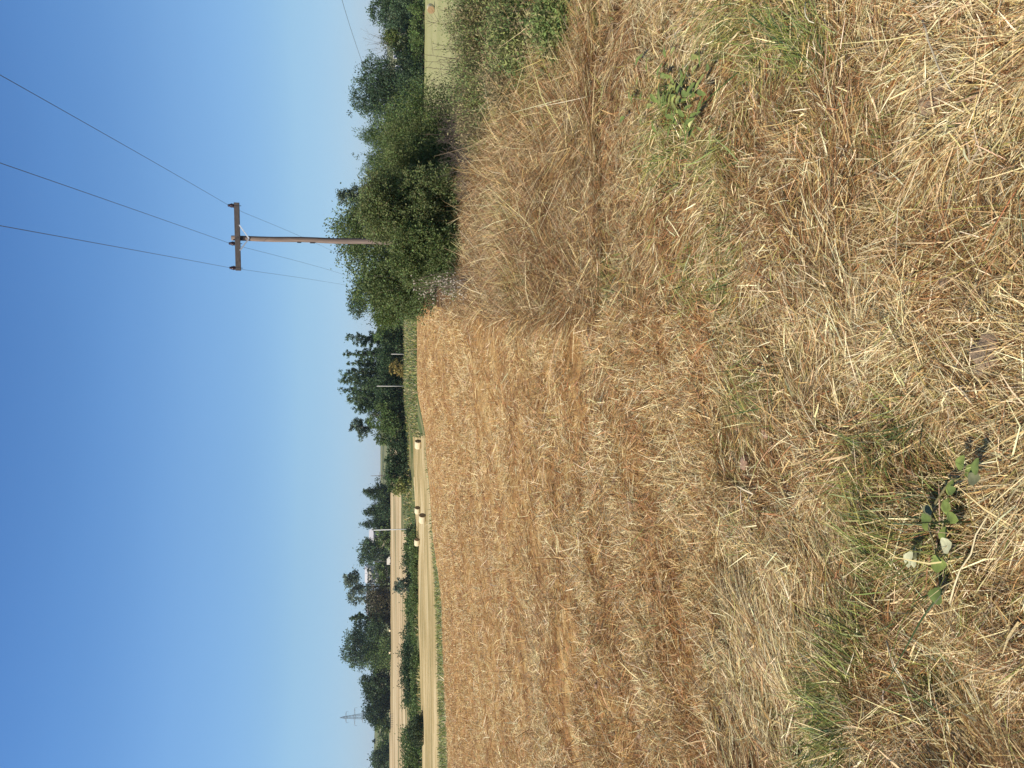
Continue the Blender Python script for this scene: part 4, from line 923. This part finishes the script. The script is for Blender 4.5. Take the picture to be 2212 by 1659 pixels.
broad_plant("trailing broad leaved green weed with two withered pale leaves in the near straw",
    [(1580, 290, 115, 75, 30, GL), (1625, 375, 95, 70, -40, GL), (1695, 350, 85, 60, 60, GL), (1440, 525, 110, 60, 10, GL), (1545, 545, 80, 60, 60, GD), (1800, 325, 120, 60, 20, GD),
     (1430, 700, 115, 75, 5, GL), (1515, 690, 95, 75, -70, GL), (1290, 750, 130, 100, 40, GG), (1240, 860, 100, 95, -30, GL), (1535, 800, 130, 75, -85, GL), (1330, 810, 90, 70, 80, GD),
     (1415, 960, 110, 75, 10, GL), (1530, 1060, 120, 105, 60, PW), (1150, 1190, 150, 85, 35, PW), (1380, 1235, 130, 115, 80, GL), (1350, 1535, 120, 130, 10, GD), (1725, 440, 120, 80, 70, GG), (1185, 1130, 90, 60, -30, GG), (1110, 1215, 90, 70, 20, PW)],
    [(1850, 280), (1640, 380), (1500, 520), (1400, 720), (1380, 900), (1400, 1080), (1370, 1250), (1350, 1500)])
r_ = np.random.default_rng(21); lv = []
for i in range(70):
    lv.append((r_.normal(880, 150) , r_.normal(700, 170), r_.uniform(60, 150), r_.uniform(14, 34), r_.uniform(0, 360), (.19, .24, .065) if r_.random() < .7 else (.30, .32, .10)))
lv += [(1000, 890, 60, 45, 30, (.75, .72, .30)), (860, 620, 60, 30, 10, (.4, .42, .12)), (900, 720, 60, 30, 50, (.4, .42, .12))]
# second weed: pixel frame of the crop at (1650,0) with 0.5425 px per step; about 3.9 m off
broad_plant("bushy narrow leaved green weed with one yellow leaf in the matted grass", [(a + 960, b, L * .8, w__, an, c) for a, b, L, w__, an, c in lv],
            [(1840, 800), (1820, 700), (1850, 620)], sc=2.2, X0=1650, Y0=0, k=.5425, name="narrow_leaf_weed", hz=.10)
r_ = np.random.default_rng(23)
def long_straw(label, a, b, rad, col, z=.05):
    p = [];  q0 = gpt(1659. - a[1], float(a[0])); q1 = gpt(1659. - b[1], float(b[0])); n = 7
    for i in range(n):
        s = i / (n - 1); x = q0[0] * (1 - s) + q1[0] * s; y = q0[1] * (1 - s) + q1[1] * s; p.append((float(x) + r_.normal(0, .003), float(y) + r_.normal(0, .003), float(gnz(x, y)) + z + .02 * math.sin(3 * s)))
    o = MB().tube(p, [rad * (1 - .4 * i / (n - 1)) for i in range(n)], 6).build("straw_stalk", M_BARK, None, col, True)
    return tag(o, label, "straw stalk", "single long straws lying on top")
long_straw("long thick bleached stem crossing the bare patch with the cracked clod", (2032, 48), (2112, 200), .0032, (.60, .50, .34))
long_straw("long pale stem lying near the photo's top edge above the fresh grass", (1770, 5), (1790, 55), .0028, (.66, .60, .42))
long_straw("thin golden stem crossing towards the large lump of earth", (1925, 650), (2060, 655), .002, (.50, .36, .17))
long_straw("long pale stem running past the broad leaved weed", (1930, 1380), (2010, 1560), .0026, (.62, .52, .33))
long_straw("pale stem below the broad leaved weed at the lower edge", (2080, 1300), (2190, 1080), .0028, (.60, .50, .30))

# ------------------------------------------------------------------ summer haze over the plain
m = bpy.data.materials.new("haze_air"); m.use_nodes = True; n = m.node_tree; n.nodes.clear()
o_ = n.nodes.new("ShaderNodeOutputMaterial"); pv = n.nodes.new("ShaderNodeVolumePrincipled"); n.links.new(pv.outputs[0], o_.inputs["Volume"])
pv.inputs["Color"].default_value = (.80, .90, 1.0, 1); pv.inputs["Density"].default_value = .00007; pv.inputs["Anisotropy"].default_value = .0
hz_ = MB().box((0, 0, 38), (10800, 10800, 100)).build("haze", m); tag(hz_, "thin pale summer haze over the distant plain", "haze", kind="stuff")
